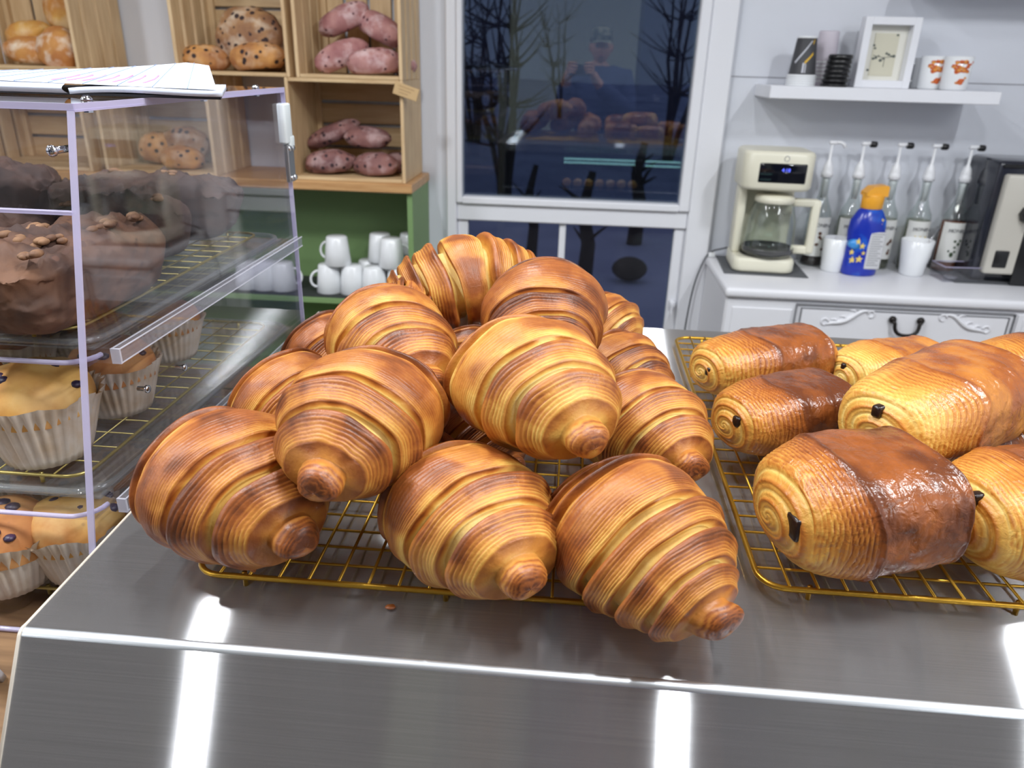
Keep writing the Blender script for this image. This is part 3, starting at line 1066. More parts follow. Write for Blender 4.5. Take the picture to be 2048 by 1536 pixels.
# ------------------------------------------------------------------ pine crates
def crate(label, x0, x1, z0, z1, upright=False, y0=2.415, y1=2.69, sides='slats'):
    t = thing('pine_crate', label, 'crate', ((x0 + x1) / 2, (y0 + y1) / 2, z0), group='pine crates on the back counter')
    w, h, d = x1 - x0, z1 - z0, y1 - y0
    T = 0.011
    # left and right sides
    for s in (-1, 1):
        xa = -w / 2 if s < 0 else w / 2 - T
        if sides == 'solid':
            q = MB(); q.box(xa, xa + T, -d / 2, d / 2, 0, h, 0.0015); q.build('end_board', M_PINEV, t)
        else:
            nb, gap = 4, 0.016
            bw = (d - gap * (nb - 1)) / nb
            for k in range(nb):
                ya = -d / 2 + k * (bw + gap)
                q = MB(); q.box(xa, xa + T, ya, ya + bw, 0, h, 0.0015); q.build('side_slat', M_PINEV, t)
    # top and bottom boards
    for zz in (0.0, h - T):
        nb = 3
        bw = (d - 0.008 * (nb - 1)) / nb
        for k in range(nb):
            ya = -d / 2 + k * (bw + 0.008)
            q = MB(); q.box(-w / 2 + T + 0.0005, w / 2 - T - 0.0005, ya, ya + bw, zz, zz + T, 0.0015); q.build('board', M_PINEX, t)
    # back slats
    nb, gap = 4, 0.010
    if upright:
        bw = (w - 2 * T - gap * (nb - 1)) / nb
        for k in range(nb):
            xa = -w / 2 + T + k * (bw + gap)
            q = MB(); q.box(xa, xa + bw, d / 2 - T, d / 2, T + 0.0005, h - T - 0.0005, 0.0015); q.build('back_slat', M_PINEV, t)
    else:
        bw = (h - 2 * T - gap * (nb - 1)) / nb
        for k in range(nb):
            za = T + k * (bw + gap)
            q = MB(); q.box(-w / 2 + T + 0.0005, w / 2 - T - 0.0005, d / 2 - T, d / 2, za, za + bw, 0.0015); q.build('back_slat', M_PINEX, t)
    # corner posts
    for sx in (-1, 1):
        xa = (-w / 2 + T if sx < 0 else w / 2 - T - 0.018)
        q = MB(); q.box(xa, xa + 0.018, d / 2 - T - 0.018, d / 2 - T, T, h - T, 0.001); q.build('corner_post', M_PINEV, t)
    return t


ZC1 = 1.0853
crate('lower pine crate at right end of the back counter, with raisin loaves', -0.905, -0.535, ZC1, ZC1 + 0.305, sides='solid')
crate('lower pine crate in the middle, seen through the clear display case', -1.53, -1.155, ZC1, ZC1 + 0.305)
crate('lower pine crate at the left, behind the notebook', -1.98, -1.575, ZC1, ZC1 + 0.305)
ZC2 = ZC1 + 0.3055
crate('upper pine crate at the right, full of pink loaves', -0.865, -0.535, ZC2, ZC2 + 0.42, True)
crate('upper pine crate in the middle, with seeded fruit loaves', -1.245, -0.885, ZC2, ZC2 + 0.40, False)
crate('upper pine crate at the left, with round golden loaves', -1.96, -1.556, ZC2, ZC2 + 0.42, True)
crate('far left lower pine crate, mostly outside the picture', -2.42, -2.0, ZC1, ZC1 + 0.305)


# ------------------------------------------------------------------ bread
def bread_mat(name, base, dark, flour, seeds=None, sscale=40, fl=0.5, sth=0.25):
    m = bpy.data.materials.new(name)
    m.use_nodes = True
    T = NT(m)
    p = T.n['Principled BSDF']
    p.inputs['Roughness'].default_value = 0.75
    tc = T.add('ShaderNodeTexCoord'); oi = T.add('ShaderNodeObjectInfo')
    mu = T.add('ShaderNodeMath', operation='MULTIPLY'); mu.inputs[1].default_value = 13
    T.link(oi.outputs['Random'], mu.inputs[0])
    ad = T.add('ShaderNodeVectorMath', operation='ADD'); T.link(tc.outputs['Object'], ad.inputs[0]); T.link(mu.outputs[0], ad.inputs[1])
    n1 = T.add('ShaderNodeTexNoise'); n1.inputs['Scale'].default_value = 16; n1.inputs['Detail'].default_value = 5
    T.link(ad.outputs[0], n1.inputs['Vector'])
    rp = T.add('ShaderNodeValToRGB'); rp.color_ramp.elements[0].position = .35; rp.color_ramp.elements[1].position = .65
    rp.color_ramp.elements[0].color = lin(base); rp.color_ramp.elements[1].color = lin(dark)
    T.link(n1.outputs[0], rp.inputs[0])
    col = rp.outputs[0]
    # flour dusted patches
    n2 = T.add('ShaderNodeTexNoise'); n2.inputs['Scale'].default_value = 24; n2.inputs['Detail'].default_value = 7
    T.link(ad.outputs[0], n2.inputs['Vector'])
    r2 = T.add('ShaderNodeValToRGB'); r2.color_ramp.elements[0].position = .48; r2.color_ramp.elements[1].position = .68
    r2.color_ramp.elements[1].color = (fl, fl, fl, 1)
    T.link(n2.outputs[0], r2.inputs[0])
    mx = T.add('ShaderNodeMix', data_type='RGBA')
    T.link(r2.outputs[0], mx.inputs[0]); T.link(col, mx.inputs[6]); mx.inputs[7].default_value = lin(flour)
    col = mx.outputs[2]
    if seeds:
        vo = T.add('ShaderNodeTexVoronoi'); vo.inputs['Scale'].default_value = sscale
        T.link(ad.outputs[0], vo.inputs['Vector'])
        r3 = T.add('ShaderNodeValToRGB'); r3.color_ramp.elements[0].position = sth; r3.color_ramp.elements[1].position = sth + .06
        r3.color_ramp.elements[0].color = (1, 1, 1, 1); r3.color_ramp.elements[1].color = (0, 0, 0, 1)
        T.link(vo.outputs['Distance'], r3.inputs[0])
        m2 = T.add('ShaderNodeMix', data_type='RGBA')
        T.link(r3.outputs[0], m2.inputs[0]); T.link(col, m2.inputs[6]); m2.inputs[7].default_value = lin(seeds)
        col = m2.outputs[2]
    T.link(col, p.inputs['Base Color'])
    bp = T.add('ShaderNodeBump'); bp.inputs['Strength'].default_value = .5; bp.inputs['Distance'].default_value = .004
    T.link(n2.outputs[0], bp.inputs['Height']); T.link(bp.outputs[0], p.inputs['Normal'])
    MATS[name] = m
    return m


BR = {
    'gold': bread_mat('golden_crust', (214, 166, 84), (188, 126, 60), (236, 220, 190), fl=.35),
    'round': bread_mat('round_loaf_crust', (204, 146, 80), (176, 112, 58), (236, 226, 208), fl=.75),
    'seed': bread_mat('seeded_crust', (176, 132, 88), (132, 92, 66), (214, 200, 180), (52, 34, 34), 42, .6, .30),
    'fruit': bread_mat('fruit_loaf_crust', (206, 150, 86), (160, 104, 62), (222, 200, 170), (48, 30, 30), 38, .4, .26),
    'pink': bread_mat('berry_loaf_crust', (186, 138, 132), (150, 98, 98), (226, 204, 204), (92, 52, 58), 40, .6, .17),
    'plum': bread_mat('raisin_loaf_crust', (142, 98, 92), (108, 70, 70), (206, 180, 178), (54, 32, 38), 40, .45, .22),
}


def blob(name, rx, ry, rz, seed, m, parent=None, ex=2.0, amp=0.08, fr=1.6, nu=30, nv=40, flat=0.7, oct=3):
    U, Vv = np.meshgrid(np.linspace(0, PI, nu), np.linspace(0, 2 * PI, nv, endpoint=False), indexing='ij')
    D = np.stack([np.cos(U), np.sin(U) * np.cos(Vv), np.sin(U) * np.sin(Vv)], -1)
    k = (np.abs(D) ** ex).sum(-1) ** (-1 / ex)
    P = D * k[..., None]
    P = P * (1 + amp * fbm(P, fr, seed, oct))[..., None]
    P = P * np.array([rx, ry, rz])
    P[..., 2] = np.where(P[..., 2] < -rz * flat, -rz * flat - 0.04 * rz, P[..., 2])
    i = np.arange(nu - 1)[:, None]; j = np.arange(nv)[None, :]; j2 = (j + 1) % nv
    F = np.stack([i * nv + j, (i + 1) * nv + j, (i + 1) * nv + j2, i * nv + j2], -1).reshape(-1, 4)
    return mesh_np(name, P.reshape(-1, 3), F, m, parent)


def loaf(px, py, y, rx, ry, rz, kind, seed, label, group, rot=(0, 0, 0), ex=2.1, amp=0.07, sit=None):
    p = ay(px, py, y)
    o = blob('bread_loaf', rx, ry, rz, seed, BR[kind], None, ex, amp)
    o.location = p
    o.rotation_euler = tuple(rad(a) for a in rot)
    if sit is not None:
        Rm = np.array(Euler(o.rotation_euler).to_matrix())
        co = np.empty(len(o.data.vertices) * 3, np.float32)
        o.data.vertices.foreach_get('co', co)
        o.location.z = sit + 0.001 - (co.reshape(-1, 3) @ Rm.T)[:, 2].min()
    return tagit(o, label, 'bread', group)


G = 'pink loaves in the upper right crate'
loaf(690, 40, 2.56, .085, .050, .042, 'pink', 1, 'pink loaf at the top left of the upper right crate', G, (0, -24, 15))
loaf(762, 58, 2.56, .080, .050, .043, 'pink', 2, 'pink loaf at the top right of the upper right crate', G, (0, 26, -10))
loaf(682, 98, 2.50, .088, .050, .044, 'pink', 3, 'pink loaf slanting up at the left of the upper right crate', G, (0, -22, 20), sit=ZC2 + .0115)
loaf(748, 113, 2.48, .085, .052, .042, 'pink', 4, 'floury pink loaf at the bottom front of the upper right crate', G, (0, -4, 25), sit=ZC2 + .0115)
loaf(798, 118, 2.58, .055, .050, .036, 'pink', 5, 'pink loaf tucked in the right corner of the upper right crate', G, (0, 5, 40), sit=ZC2 + .0115)
G = 'raisin loaves in the lower right crate'
loaf(668, 268, 2.58, .095, .048, .034, 'plum', 11, 'dark raisin loaf leaning at upper left of the lower right crate', G, (0, -22, 10))
loaf(735, 276, 2.54, .078, .050, .036, 'plum', 12, 'raisin loaf lying across the top of the lower right pile', G, (0, 2, -5))
loaf(660, 322, 2.50, .082, .055, .040, 'plum', 13, 'raisin loaf at lower left of the lower right crate', G, (0, -5, 10), sit=ZC1 + .0115)
loaf(752, 324, 2.49, .075, .055, .040, 'plum', 14, 'raisin loaf with a torn split crust, lower right of its crate', G, (0, -4, -8), sit=ZC1 + .0115)
loaf(792, 322, 2.58, .050, .045, .038, 'plum', 15, 'raisin loaf end in the back corner of the lower right crate', G, (0, 0, 40), sit=ZC1 + .0115)
G = 'seeded fruit loaves in the upper middle crate'
loaf(500, 40, 2.56, .110, .07, .10, 'seed', 21, 'big seeded loaf standing at the back of the upper middle crate', G, (0, 8, 0), 2.4, sit=ZC2 + .0115)
loaf(408, 105, 2.50, .080, .06, .043, 'fruit', 22, 'fruit loaf at the lower left of the upper middle crate', G, (0, 0, 10), sit=ZC2 + .0115)
loaf(515, 105, 2.50, .092, .06, .046, 'fruit', 23, 'fruit loaf at the lower right of the upper middle crate', G, (0, -6, -8), sit=ZC2 + .0115)
G = 'round loaves in the upper left crate'
loaf(60, 68, 2.55, .072, .06, .040, 'gold', 31, 'yellow oval loaf lying on the lower loaf, upper left crate', G, (0, -12, 0))
loaf(80, 118, 2.52, .105, .07, .048, 'round', 32, 'orange brown round loaf at the bottom of the upper left crate', G, (0, 4, 0), sit=ZC2 + .0115)
loaf(122, 104, 2.49, .072, .06, .072, 'round', 33, 'floury round loaf leaning on the right side of the upper left crate', G, (0, 38, 0))
loaf(135, 25, 2.60, .075, .05, .07, 'gold', 34, 'pale round loaf standing at the back of the upper left crate', G, (0, 15, 0))
G = 'seeded loaves seen through the display case'
loaf(318, 300, 2.58, .065, .055, .055, 'fruit', 41, 'fruit loaf at the left of the lower middle crate, behind the case', G, (0, 10, 0), sit=ZC1 + .0115)
loaf(370, 290, 2.60, .085, .055, .065, 'seed', 42, 'seeded loaf at the back of the lower middle crate, behind the case', G, (0, -10, 0), sit=ZC1 + .0115)
loaf(365, 312, 2.48, .070, .05, .040, 'fruit', 43, 'pale fruit loaf at the front of the lower middle crate, behind the case', G, (0, 4, 10), sit=ZC1 + .0115)

q = MB(); q.box(-0.038, 0.038, -0.002, 0.002, -0.018, 0.018, 0.001)
p = ay(812, 183, 2.40)
t = tagit(q.build('wooden_tag', mat('tag_wood', (196, 164, 118), .6), None, p), 'small wooden name tag hanging askew on the lower right crate', 'tag')
t.rotation_euler = (0, rad(17), 0)
q = MB()
for k in range(3):
    q.box(-0.026 + k * .003, 0.024 - k * .008, -0.0026, -0.0019, 0.009 - k * .009, 0.0105 - k * .009)
q.build('faded_writing', mat('tag_ink', (150, 118, 80), .7), t)

# ------------------------------------------------------------------ upside-down mugs on the green shelf
def mug_prof(r, h, taper=0.78, th=0.003, foot=0.004):
    rb = r * taper
    return [(0.001, 0.0), (rb - 0.004, 0.0), (rb, foot), (r * (taper + .45 * (1 - taper)), h * .45), (r, h - 0.001), (r - th / 2, h), (r - th, h - 0.001), (rb - th, foot + th), (0.001, foot + th)]


def mug(label, loc, r=0.046, h=0.098, rz=0.0, flip=False, group=None, taper=0.78, m=None):
    t = thing('white_mug', label, 'mug', loc, 0, group)
    if flip:
        t.rotation_euler = (PI, 0, rz)
        t.location = (loc[0], loc[1], loc[2] + h)
    else:
        t.rotation_euler = (0, 0, rz)
    q = MB(); q.lathe(mug_prof(r, h, taper), 30); q.build('cup', m or M_WHITE, t)
    q = MB()
    P = []
    for k in range(13):
        a = -PI / 2 + PI * k / 12
        zz = h * .52 + h * .29 * math.sin(a)
        rr = r * (taper + (1 - taper) * zz / h)
        P.append((rr - .002 + .024 * math.cos(a), 0, zz))
    q.tube(P, 0.0042, 8)
    q.build('handle', m or M_WHITE, t)
    return t


G = 'white mugs stored upside down'
base = mug('upside-down white mug, leftmost of the lower row on the green shelf', (-0.835, 2.50, 0.6925), rz=rad(200), flip=True, group=G)
ZL, ZU = 0.6925, 0.6925 + 0.0985
for (x, y, z, rz, lab) in [
        (-0.752, 2.50, ZL, 150, 'upside-down white mug, second from left in the front lower row on the green shelf'),
        (-0.672, 2.49, ZL, 100, 'upside-down white mug, third in the front lower row on the green shelf'),
        (-0.588, 2.50, ZL, 20, 'upside-down white mug, last in the front lower row by the green side panel'),
        (-0.715, 2.585, ZL, 60, 'upside-down white mug in the back lower row, behind the gap of the front two'),
        (-0.632, 2.585, ZL, 40, 'upside-down white mug in the back lower row, near the green side panel'),
        (-0.800, 2.50, ZU, 170, 'upside-down white mug, leftmost of the upper layer on the green shelf'),
        (-0.668, 2.575, ZU, 130, 'upside-down white mug, upper layer middle, set slightly back'),
        (-0.612, 2.505, ZU, 15, 'upside-down white mug, upper layer front right, handle turned right'),
        (-0.565, 2.60, ZU, 80, 'upside-down white mug, upper layer back right corner by the side panel'),
        (-0.752, 2.585, ZL, 20, 'upside-down white mug in the back lower row at the left')]:
    if lab.endswith('at the left'):
        x = -0.82
    c = dup(base, (x, y, z + 0.098), None, lab)
    c.rotation_euler = (PI, 0, rad(rz))
for k, (px, rz, lab) in enumerate([(495, 30, 'white mug on the green shelf behind the display case, left one'), (530, 60, 'white mug on the green shelf behind the display case, middle one'), (566, 10, 'white mug on the green shelf behind the display case, right one')]):
    p = ay(px, 545, 2.5)
    c = dup(base, (p.x, 2.50, ZL + 0.098), None, lab)
    c.rotation_euler = (PI, 0, rad(rz))

# ------------------------------------------------------------------ white dresser on the right
M_DRES = mat('white_dresser_paint', (228, 228, 232), 0.35)
dr = thing('white_dresser', 'white painted vintage dresser with a black drawer pull, below the coffee maker', 'dresser', (1.05, 2.47, 0))
X0, X1 = 0.478 - 1.05, 0.60
q = MB(); q.box(X0 + 0.008, X1, -0.195, 0.215, 0.10, 0.806, 0.006); q.build('body', M_DRES, dr)
q = MB(); q.box(X0, X1 + 0.01, -0.212, 0.222, 0.806, 0.838, 0.012, 3); q.build('top', M_DRES, dr)
for (xa, xb) in ((0.700 - 1.05, 1.340 - 1.05), (1.352 - 1.05, 0.59)):
    q = MB(); q.box(xa, xb, -0.199, -0.190, 0.585, 0.794, 0.002); d = q.build('drawer_surround', M_DRES, dr)
    q = MB(); q.box(xa + 0.016, xb - 0.016, -0.205, -0.192, 0.60, 0.782, 0.003); df_ = q.build('drawer_front', M_DRES, dr)
    dfront = df_ if xa < 0 else dfront
q = MB(); q.box(X0 + 0.03, 0.690 - 1.05, -0.1985, -0.190, 0.20, 0.775, 0.002); q.build('side_field', M_DRES, dr)
q = MB()
for (xa, xb, za, zb) in ((0.700, 1.340, 0.7935, 0.7955), (0.6985, 0.7005, 0.59, 0.795), (0.714, 0.7155, 0.60, 0.784), (1.3245, 1.326, 0.60, 0.784), (1.340, 1.342, 0.59, 0.795), (0.714, 1.326, 0.7825, 0.784)):
    q.box(xa - 1.05, xb - 1.05, -0.2062, -0.19, za, zb)
q.build('drawer_gap', mat('shadow_grey', (128, 128, 132), .8), dr)
# bail pull
hc = ay(1810, 650, 2.262)
q = MB()
hx, hz = hc.x - 1.05, hc.z
P = []
for k in range(17):
    a = PI * k / 16
    P.append((hx - 0.036 * math.cos(a) * (1 + .25 * math.sin(a) ** 3), -0.222 - .006 * math.sin(a), hz + 0.006 - 0.034 * math.sin(a) ** 0.8))
q.tube([(hx - .040, -.207, hz + .014), (hx - .040, -.222, hz + .012)] + P + [(hx + .040, -.222, hz + .012), (hx + .040, -.207, hz + .014)], 0.0056, 8)
q.build('drawer_pull', mat('black_iron', (40, 36, 34), .4, .6), dfront)
for s in (-1, 1):
    q = MB(); q.sphere((hx + s * .041, -.212, hz + .016), .0115, 12, 8, (1, .8, 1)); q.build('pull_rosette', MATS['black_iron'], dfront)
# carved scrolls
for s in (-1, 1):
    q = MB()
    cx = hx + s * 0.172
    P = []
    for k in range(25):
        f = k / 24
        P.append((cx + s * (-0.062 + 0.124 * f), -0.207, hz + 0.012 - 0.020 * math.sin((f - .5) * PI) * 1.2 + .004 * math.sin(f * 9)))
    q.tube(P, [0.0025 + .005 * math.sin(PI * k / 24) for k in range(25)], 8)
    for (e, sg) in ((0, 1), (24, -1)):
        c = P[e]
        q.tube([(c[0] + .010 * math.cos(a) * s * sg - .004 * s * sg, -.207, c[2] + sg * -.008 + .010 * math.sin(a)) for a in [k * .5 for k in range(11)]], 0.0028, 6)
    for k in (7, 12, 17):
        c = P[k]
        q.tube([c, (c[0] + s * .012, -.207, c[2] + .010), (c[0] + s * .024, -.207, c[2] + .008)], [.004, .003, .0012], 6)
    q.build('carved_scroll', M_DRES, dfront)
DZ = 0.8385

# ------------------------------------------------------------------ wall shelves
def shelf(label, x0, x1, z):
    q = MB(); q.box(x0, x1, 2.478, WY - 0.001, z, z + 0.036, 0.002)
    return tagit(q.build('wall_shelf', M_TRIM), label, 'shelf')


shelf('white floating wall shelf carrying paper cups, a picture frame and mugs', 0.572, 1.24, 1.3705)
shelf('upper white floating shelf above the picture edge, casting its shadow on the wall', 0.97, 1.75, 1.70)
SZ = 1.4068
# ------------------------------------------------------------------ things on the wall shelf
def sx(px, y=2.58):
    return ay(px, 150, y).x


SY = 2.575
# stack of white lids with an upturned paper cup on it
x = sx(1602)
for k in range(5):
    q = MB(); q.lathe([(0.001, 0), (0.043, 0), (0.0445, 0.002), (0.043, 0.005), (0.040, 0.0062), (0.001, 0.0062)], 30)
    tagit(q.build('cup_cover', M_WHITE, None, (x, SY, SZ + 0.0064 * k)), ['lowest flat white lid of the stack under the dark paper cup', 'second white lid from the shelf under the dark paper cup', 'middle white lid of the stack under the dark paper cup', 'fourth white lid from the shelf under the dark paper cup', 'top white lid of the stack, right under the dark paper cup'][k], 'lid', 'white lids stacked on the shelf')
M_PCUP = mat('charcoal_card', (62, 62, 66), 0.55)
M_YEL = mat('yellow_print', (222, 176, 40), 0.55)
M_PWH = mat('pale_print', (196, 198, 206), 0.55)
cup = thing('paper_cup', 'charcoal paper cup with yellow and pale stripes, upside down on white lids', 'cup', (x, SY, SZ + 0.0325))
q = MB(); q.lathe([(0.001, 0.001), (0.039, 0.0), (0.0405, 0.002), (0.039, 0.005), (0.029, 0.102), (0.029, 0.106), (0.027, 0.106), (0.0265, 0.102), (0.001, 0.102)], 32); q.build('cup', M_PCUP, cup)
q = MB(); q.lathe([(0.0291, 0.1005), (0.0298, 0.1035), (0.0291, 0.1065), (0.0265, 0.1065), (0.0262, 0.1005)], 32); q.build('rim', M_WHITE, cup)


def cup_patch(pts, m, name):
    """print on the cone wall: list of (angle deg, height) outlines, quads"""
    q = MB()
    for quad in pts:
        (a0, h0), (a1, h1), (a2, h2), (a3, h3) = quad
        N = 6
        vs = []
        for i in range(N + 1):
            f = i / N
            for (aa, hh, ab, hb) in ((a0, h0, a1, h1), (a3, h3, a2, h2)):
                a = rad(aa + (ab - aa) * f); h = hh + (hb - hh) * f
                r = 0.039 - 0.010 * (h - 0.005) / 0.097 + 0.0004
                vs.append((r * math.cos(a), r * math.sin(a), h))
        q.raw(vs, [(2 * i, 2 * i + 2, 2 * i + 3, 2 * i + 1) for i in range(N)], True)
    q.build(name, m, cup, recalc=False)


cup_patch([((-150, .035), (-75, .094), (-69, .094), (-144, .030))], M_PWH, 'pale_stripe')
cup_patch([((-100, .036), (-60, .063), (-60, .055), (-100, .028)), ((-66, .088), (-56, .102), (-56, .094), (-64, .082))], M_YEL, 'yellow_stripe')
cup_patch([((-108, .004), (-100, .004), (-100, .032), (-108, .032)), ((-96, .004), (-92, .004), (-92, .03), (-96, .03))], M_PWH, 'pale_bar')
# tall stack of pale cups
x2 = sx(1648)
q = MB(); q.lathe([(0.001, 0), (0.036, 0.0), (0.0375, 0.002), (0.030, 0.150), (0.0305, 0.155), (0.028, 0.158), (0.027, 0.153), (0.001, 0.153)], 30)
st = q.build('cup_stack', mat('mauve_card', (206, 198, 208), .5), None, (x2 + .012, SY + .065, SZ))
tagit(st, 'tall pale mauve stack of paper cups behind the charcoal cup', 'cups')
q = MB()
for k in range(6):
    z = .012 + .011 * k
    q.lathe([(.0372 - .0005 * k, z), (.0386 - .0005 * k, z + .002), (.0372 - .0005 * k, z + .004)], 30)
q.build('cup_rims', M_WHITE, st)
# black lids
x3 = sx(1668)
for k in range(7):
    q = MB(); q.lathe([(0.001, 0), (0.037 - .0007 * k, 0), (0.0395 - .0006 * k, 0.002), (0.0395 - .0006 * k, 0.005), (0.035, 0.009), (0.033, 0.0125), (0.001, 0.0128)], 28)
    tagit(q.build('cup_cover', M_BLACK, None, (x3 + .001 * k, SY - .01, SZ + 0.0131 * k)), 'black plastic lid in the stack right of the charcoal cup, %s' % ['lowest', 'second from the shelf', 'third from the shelf', 'fourth from the shelf', 'fifth from the shelf', 'second from the top', 'topmost'][k], 'lid', 'black lids stacked on the shelf')
# picture frame with a small herb print
fx = sx(1767)
fr = thing('picture_frame', 'deep white box frame with a small botanical picture, standing on the wall shelf', 'picture frame', (fx, 2.60, SZ))
W_, H_, D_ = 0.165, 0.198, 0.042
q = MB()
for (xa, xb, za, zb) in ((-W_ / 2, -W_ / 2 + .022, 0, H_), (W_ / 2 - .022, W_ / 2, 0, H_), (-W_ / 2 + .022, W_ / 2 - .022, 0, .022), (-W_ / 2 + .022, W_ / 2 - .022, H_ - .022, H_)):
    q.box(xa, xb, -D_ / 2, D_ / 2, za, zb, .0012)
q.build('frame', M_TRIM, fr)
q = MB(); q.box(-W_ / 2 + .01, W_ / 2 - .01, D_ / 2 - .008, D_ / 2, .01, H_ - .01); q.build('mount', mat('mount_card', (226, 224, 214), .7), fr)
q = MB(); q.box(-.036, .036, D_ / 2 - .0095, D_ / 2 - .008, .034, H_ - .044); q.build('print', mat('aged_paper', (206, 202, 182), .7), fr)
M_INK = mat('grey_ink', (92, 98, 94), .7)
q = MB()
ri = random.Random(3)
for k in range(9):
    px_, pz_ = -.030 + .0075 * k, .088 + ri.uniform(-.010, .010)
    q.sphere((px_, D_ / 2 - .0098, pz_), ri.uniform(.003, .006), 7, 5, (1, .12, .8))
q.tube([(-.032, D_ / 2 - .0098, .092), (0, D_ / 2 - .0098, .086), (.032, D_ / 2 - .0098, .09)], .0008, 4)
q.tube([(0.004, D_ / 2 - .0098, .06), (0.004, D_ / 2 - .0098, .088)], .0008, 4)
for (px_, pz_) in ((-.034, .120), (-.030, .112), (.030, .150), (-.040, .05)):
    q.sphere((px_, D_ / 2 - .0098, pz_), .004, 7, 5, (1, .12, .8))
q.build('plant_drawing', M_INK, fr)

# two mugs with an orange print, one plain grey mug behind
def flame_mug(label, x, y, rz, k):
    t = mug(label, (x, y, SZ), 0.040, 0.094, rz, False, 'printed mugs on the wall shelf', 0.93)
    t.name = 'printed_mug'
    ro = random.Random(9)
    for nm, m, cnt, lo, hi in (('orange_print', mat('orange_print', (206, 98, 44), .4), 30, .006, .010), ('amber_print', mat('amber_print', (224, 150, 66), .4), 16, .004, .008)):
        q = MB()
        for i in range(cnt):
            up_ = ro.random() < .72
            hh = ro.uniform(.048, .080) if up_ else ro.uniform(.020, .036)
            aa = ro.uniform(-1, 1) * ((.45 + .45 * (hh - .048) / .032) if up_ else .48)
            r = 0.0372 + .0028 * hh / .094 - .0002 + (.0002 if nm[0] == 'a' else 0)
            c = Matrix.Rotation(rad(-92) - rz + aa, 4, 'Z') @ Matrix.Translation((r, 0, hh)) @ Matrix.Diagonal((.06, ro.uniform(.7, 1.0), ro.uniform(.5, .8), 1))
            q.sphere((0, 0, 0), ro.uniform(lo, hi), 9, 6, (1, 1, 1), c)
        q.build(nm, m, t)
    return t


flame_mug('white mug with an orange print, front right of the two on the shelf', sx(1907, 2.56), 2.545, rad(30), 0)
flame_mug('white mug with an orange print, left one half behind its twin', sx(1866, 2.60), 2.605, rad(35), 1)
mug('plain pale mug at the back, right beside the picture frame', (sx(1852, 2.65) - .005, 2.65, SZ), 0.036, 0.09, rad(180), False, 'printed mugs on the wall shelf', 0.95)

# ------------------------------------------------------------------ coffee maker
cm = thing('coffee_maker', 'cream coffee maker with a black display on the left end of the dresser', 'coffee maker', (0.628, 2.53, DZ + 0.003), rad(-3))


def rbox(name, x0, x1, y0, y1, z0, z1, r, m, parent, seg=4, vr=None):
    """box with rounded upright edges and softened rims"""
    pts = []
    for cx, cy, a0 in ((x1 - r, y1 - r, 0), (x0 + r, y1 - r, PI / 2), (x0 + r, y0 + r, PI), (x1 - r, y0 + r, 3 * PI / 2)):
        for k in range(seg + 1):
            a = a0 + PI / 2 * k / seg
            pts.append((cx + r * math.cos(a), cy + r * math.sin(a)))
    c = ((x0 + x1) / 2, (y0 + y1) / 2)
    e = vr if vr is not None else 0.006
    layers = [(e, z0), (e * .3, z0 + e * .3), (0, z0 + e), (0, z1 - e), (e * .3, z1 - e * .3), (e, z1)]
    vs = []
    for ins, z in layers:
        sxx = 1 - ins / ((x1 - x0) / 2); syy = 1 - ins / ((y1 - y0) / 2)
        vs += [(c[0] + (a - c[0]) * sxx, c[1] + (bb - c[1]) * syy, z) for a, bb in pts]
    n = len(pts)
    fs = [(i * n + k, i * n + (k + 1) % n, (i + 1) * n + (k + 1) % n, (i + 1) * n + k) for i in range(len(layers) - 1) for k in range(n)]
    q = MB(); q.raw(vs, fs, True); q.raw(vs[:n], [list(range(n))[::-1]]); q.raw(vs[-n:], [list(range(n))])
    return q.build(name, m, parent)


rbox('base', -.095, .100, -.090, .105, 0, .048, .030, M_CREAM, cm, 5, .010)
q = MB(); q.box(-.090, .095, .055, .103, .046, .265, .012, 3); q.box(-.095, -.066, -.01, .06, .046, .265, .008, 2); q.build('column', M_CREAM, cm)
rbox('head', -.105, .112, -.095, .105, .262, .380, .040, M_CREAM, cm, 6, .012)
q = MB(); q.box(-.058, .084, -.0975, -.09, .286, .346, .005, 3); dsp = q.build('display', mat('display_glass', (14, 16, 24), .08), cm)
lettering('display_digits', '4:18', .015, mat('blue_led', (96, 110, 255), emit=1.2), dsp, (.022, -.0985, .326))
q = MB(); q.tube([(.02 + .0075 * math.cos(a), -.0955, .360 + .0075 * math.sin(a)) for a in [2 * PI * k / 20 for k in range(20)]], .0011, 5, True); q.build('badge_ring', M_CHROME, cm)
q = MB(); q.lathe([(.001, .253), (.016, .254), (.018, .262), (.001, .263)], 16); q.build('outlet', M_BLACK, cm, (.004, -.01, 0))
q = MB(); q.lathe([(.001, .048), (.066, .048), (.066, .052), (.001, .053)], 30); q.build('warming_plate', M_BLACK, cm, (.0, -.01, 0))
cf = thing('glass_carafe', 'empty glass carafe with a cream handle, standing in the coffee maker', 'carafe', (.642, 2.500, DZ + .0565), rad(-3)); cf.scale = (1.22, 1.22, 1.22)
q = MB(); q.lathe([(.001, .0), (.060, .0), (.066, .008), (.0665, .03), (.062, .09), (.052, .128), (.046, .142)], 36)
q.build('glass_body', M_GLASS, cf)
q = MB(); q.lathe([(.062, .004), (.0672, .010), (.0672, .020), (.0664, .021), (.0664, .006)], 36); q.build('base_band', mat('smoked_band', (92, 92, 92), .25, .4), cf)
q = MB(); q.lathe([(.047, .136), (.0505, .138), (.0505, .150), (.044, .156), (.001, .158)], 36); q.build('lid', M_CREAM, cf)
q = MB(); q.box(.046, .112, -.011, .011, .128, .148, .005, 2); q.box(.096, .118, -.012, .012, .006, .146, .006, 2); q.box(.060, .114, -.010, .010, .004, .026, .005, 2); q.build('handle', M_CREAM, cf)
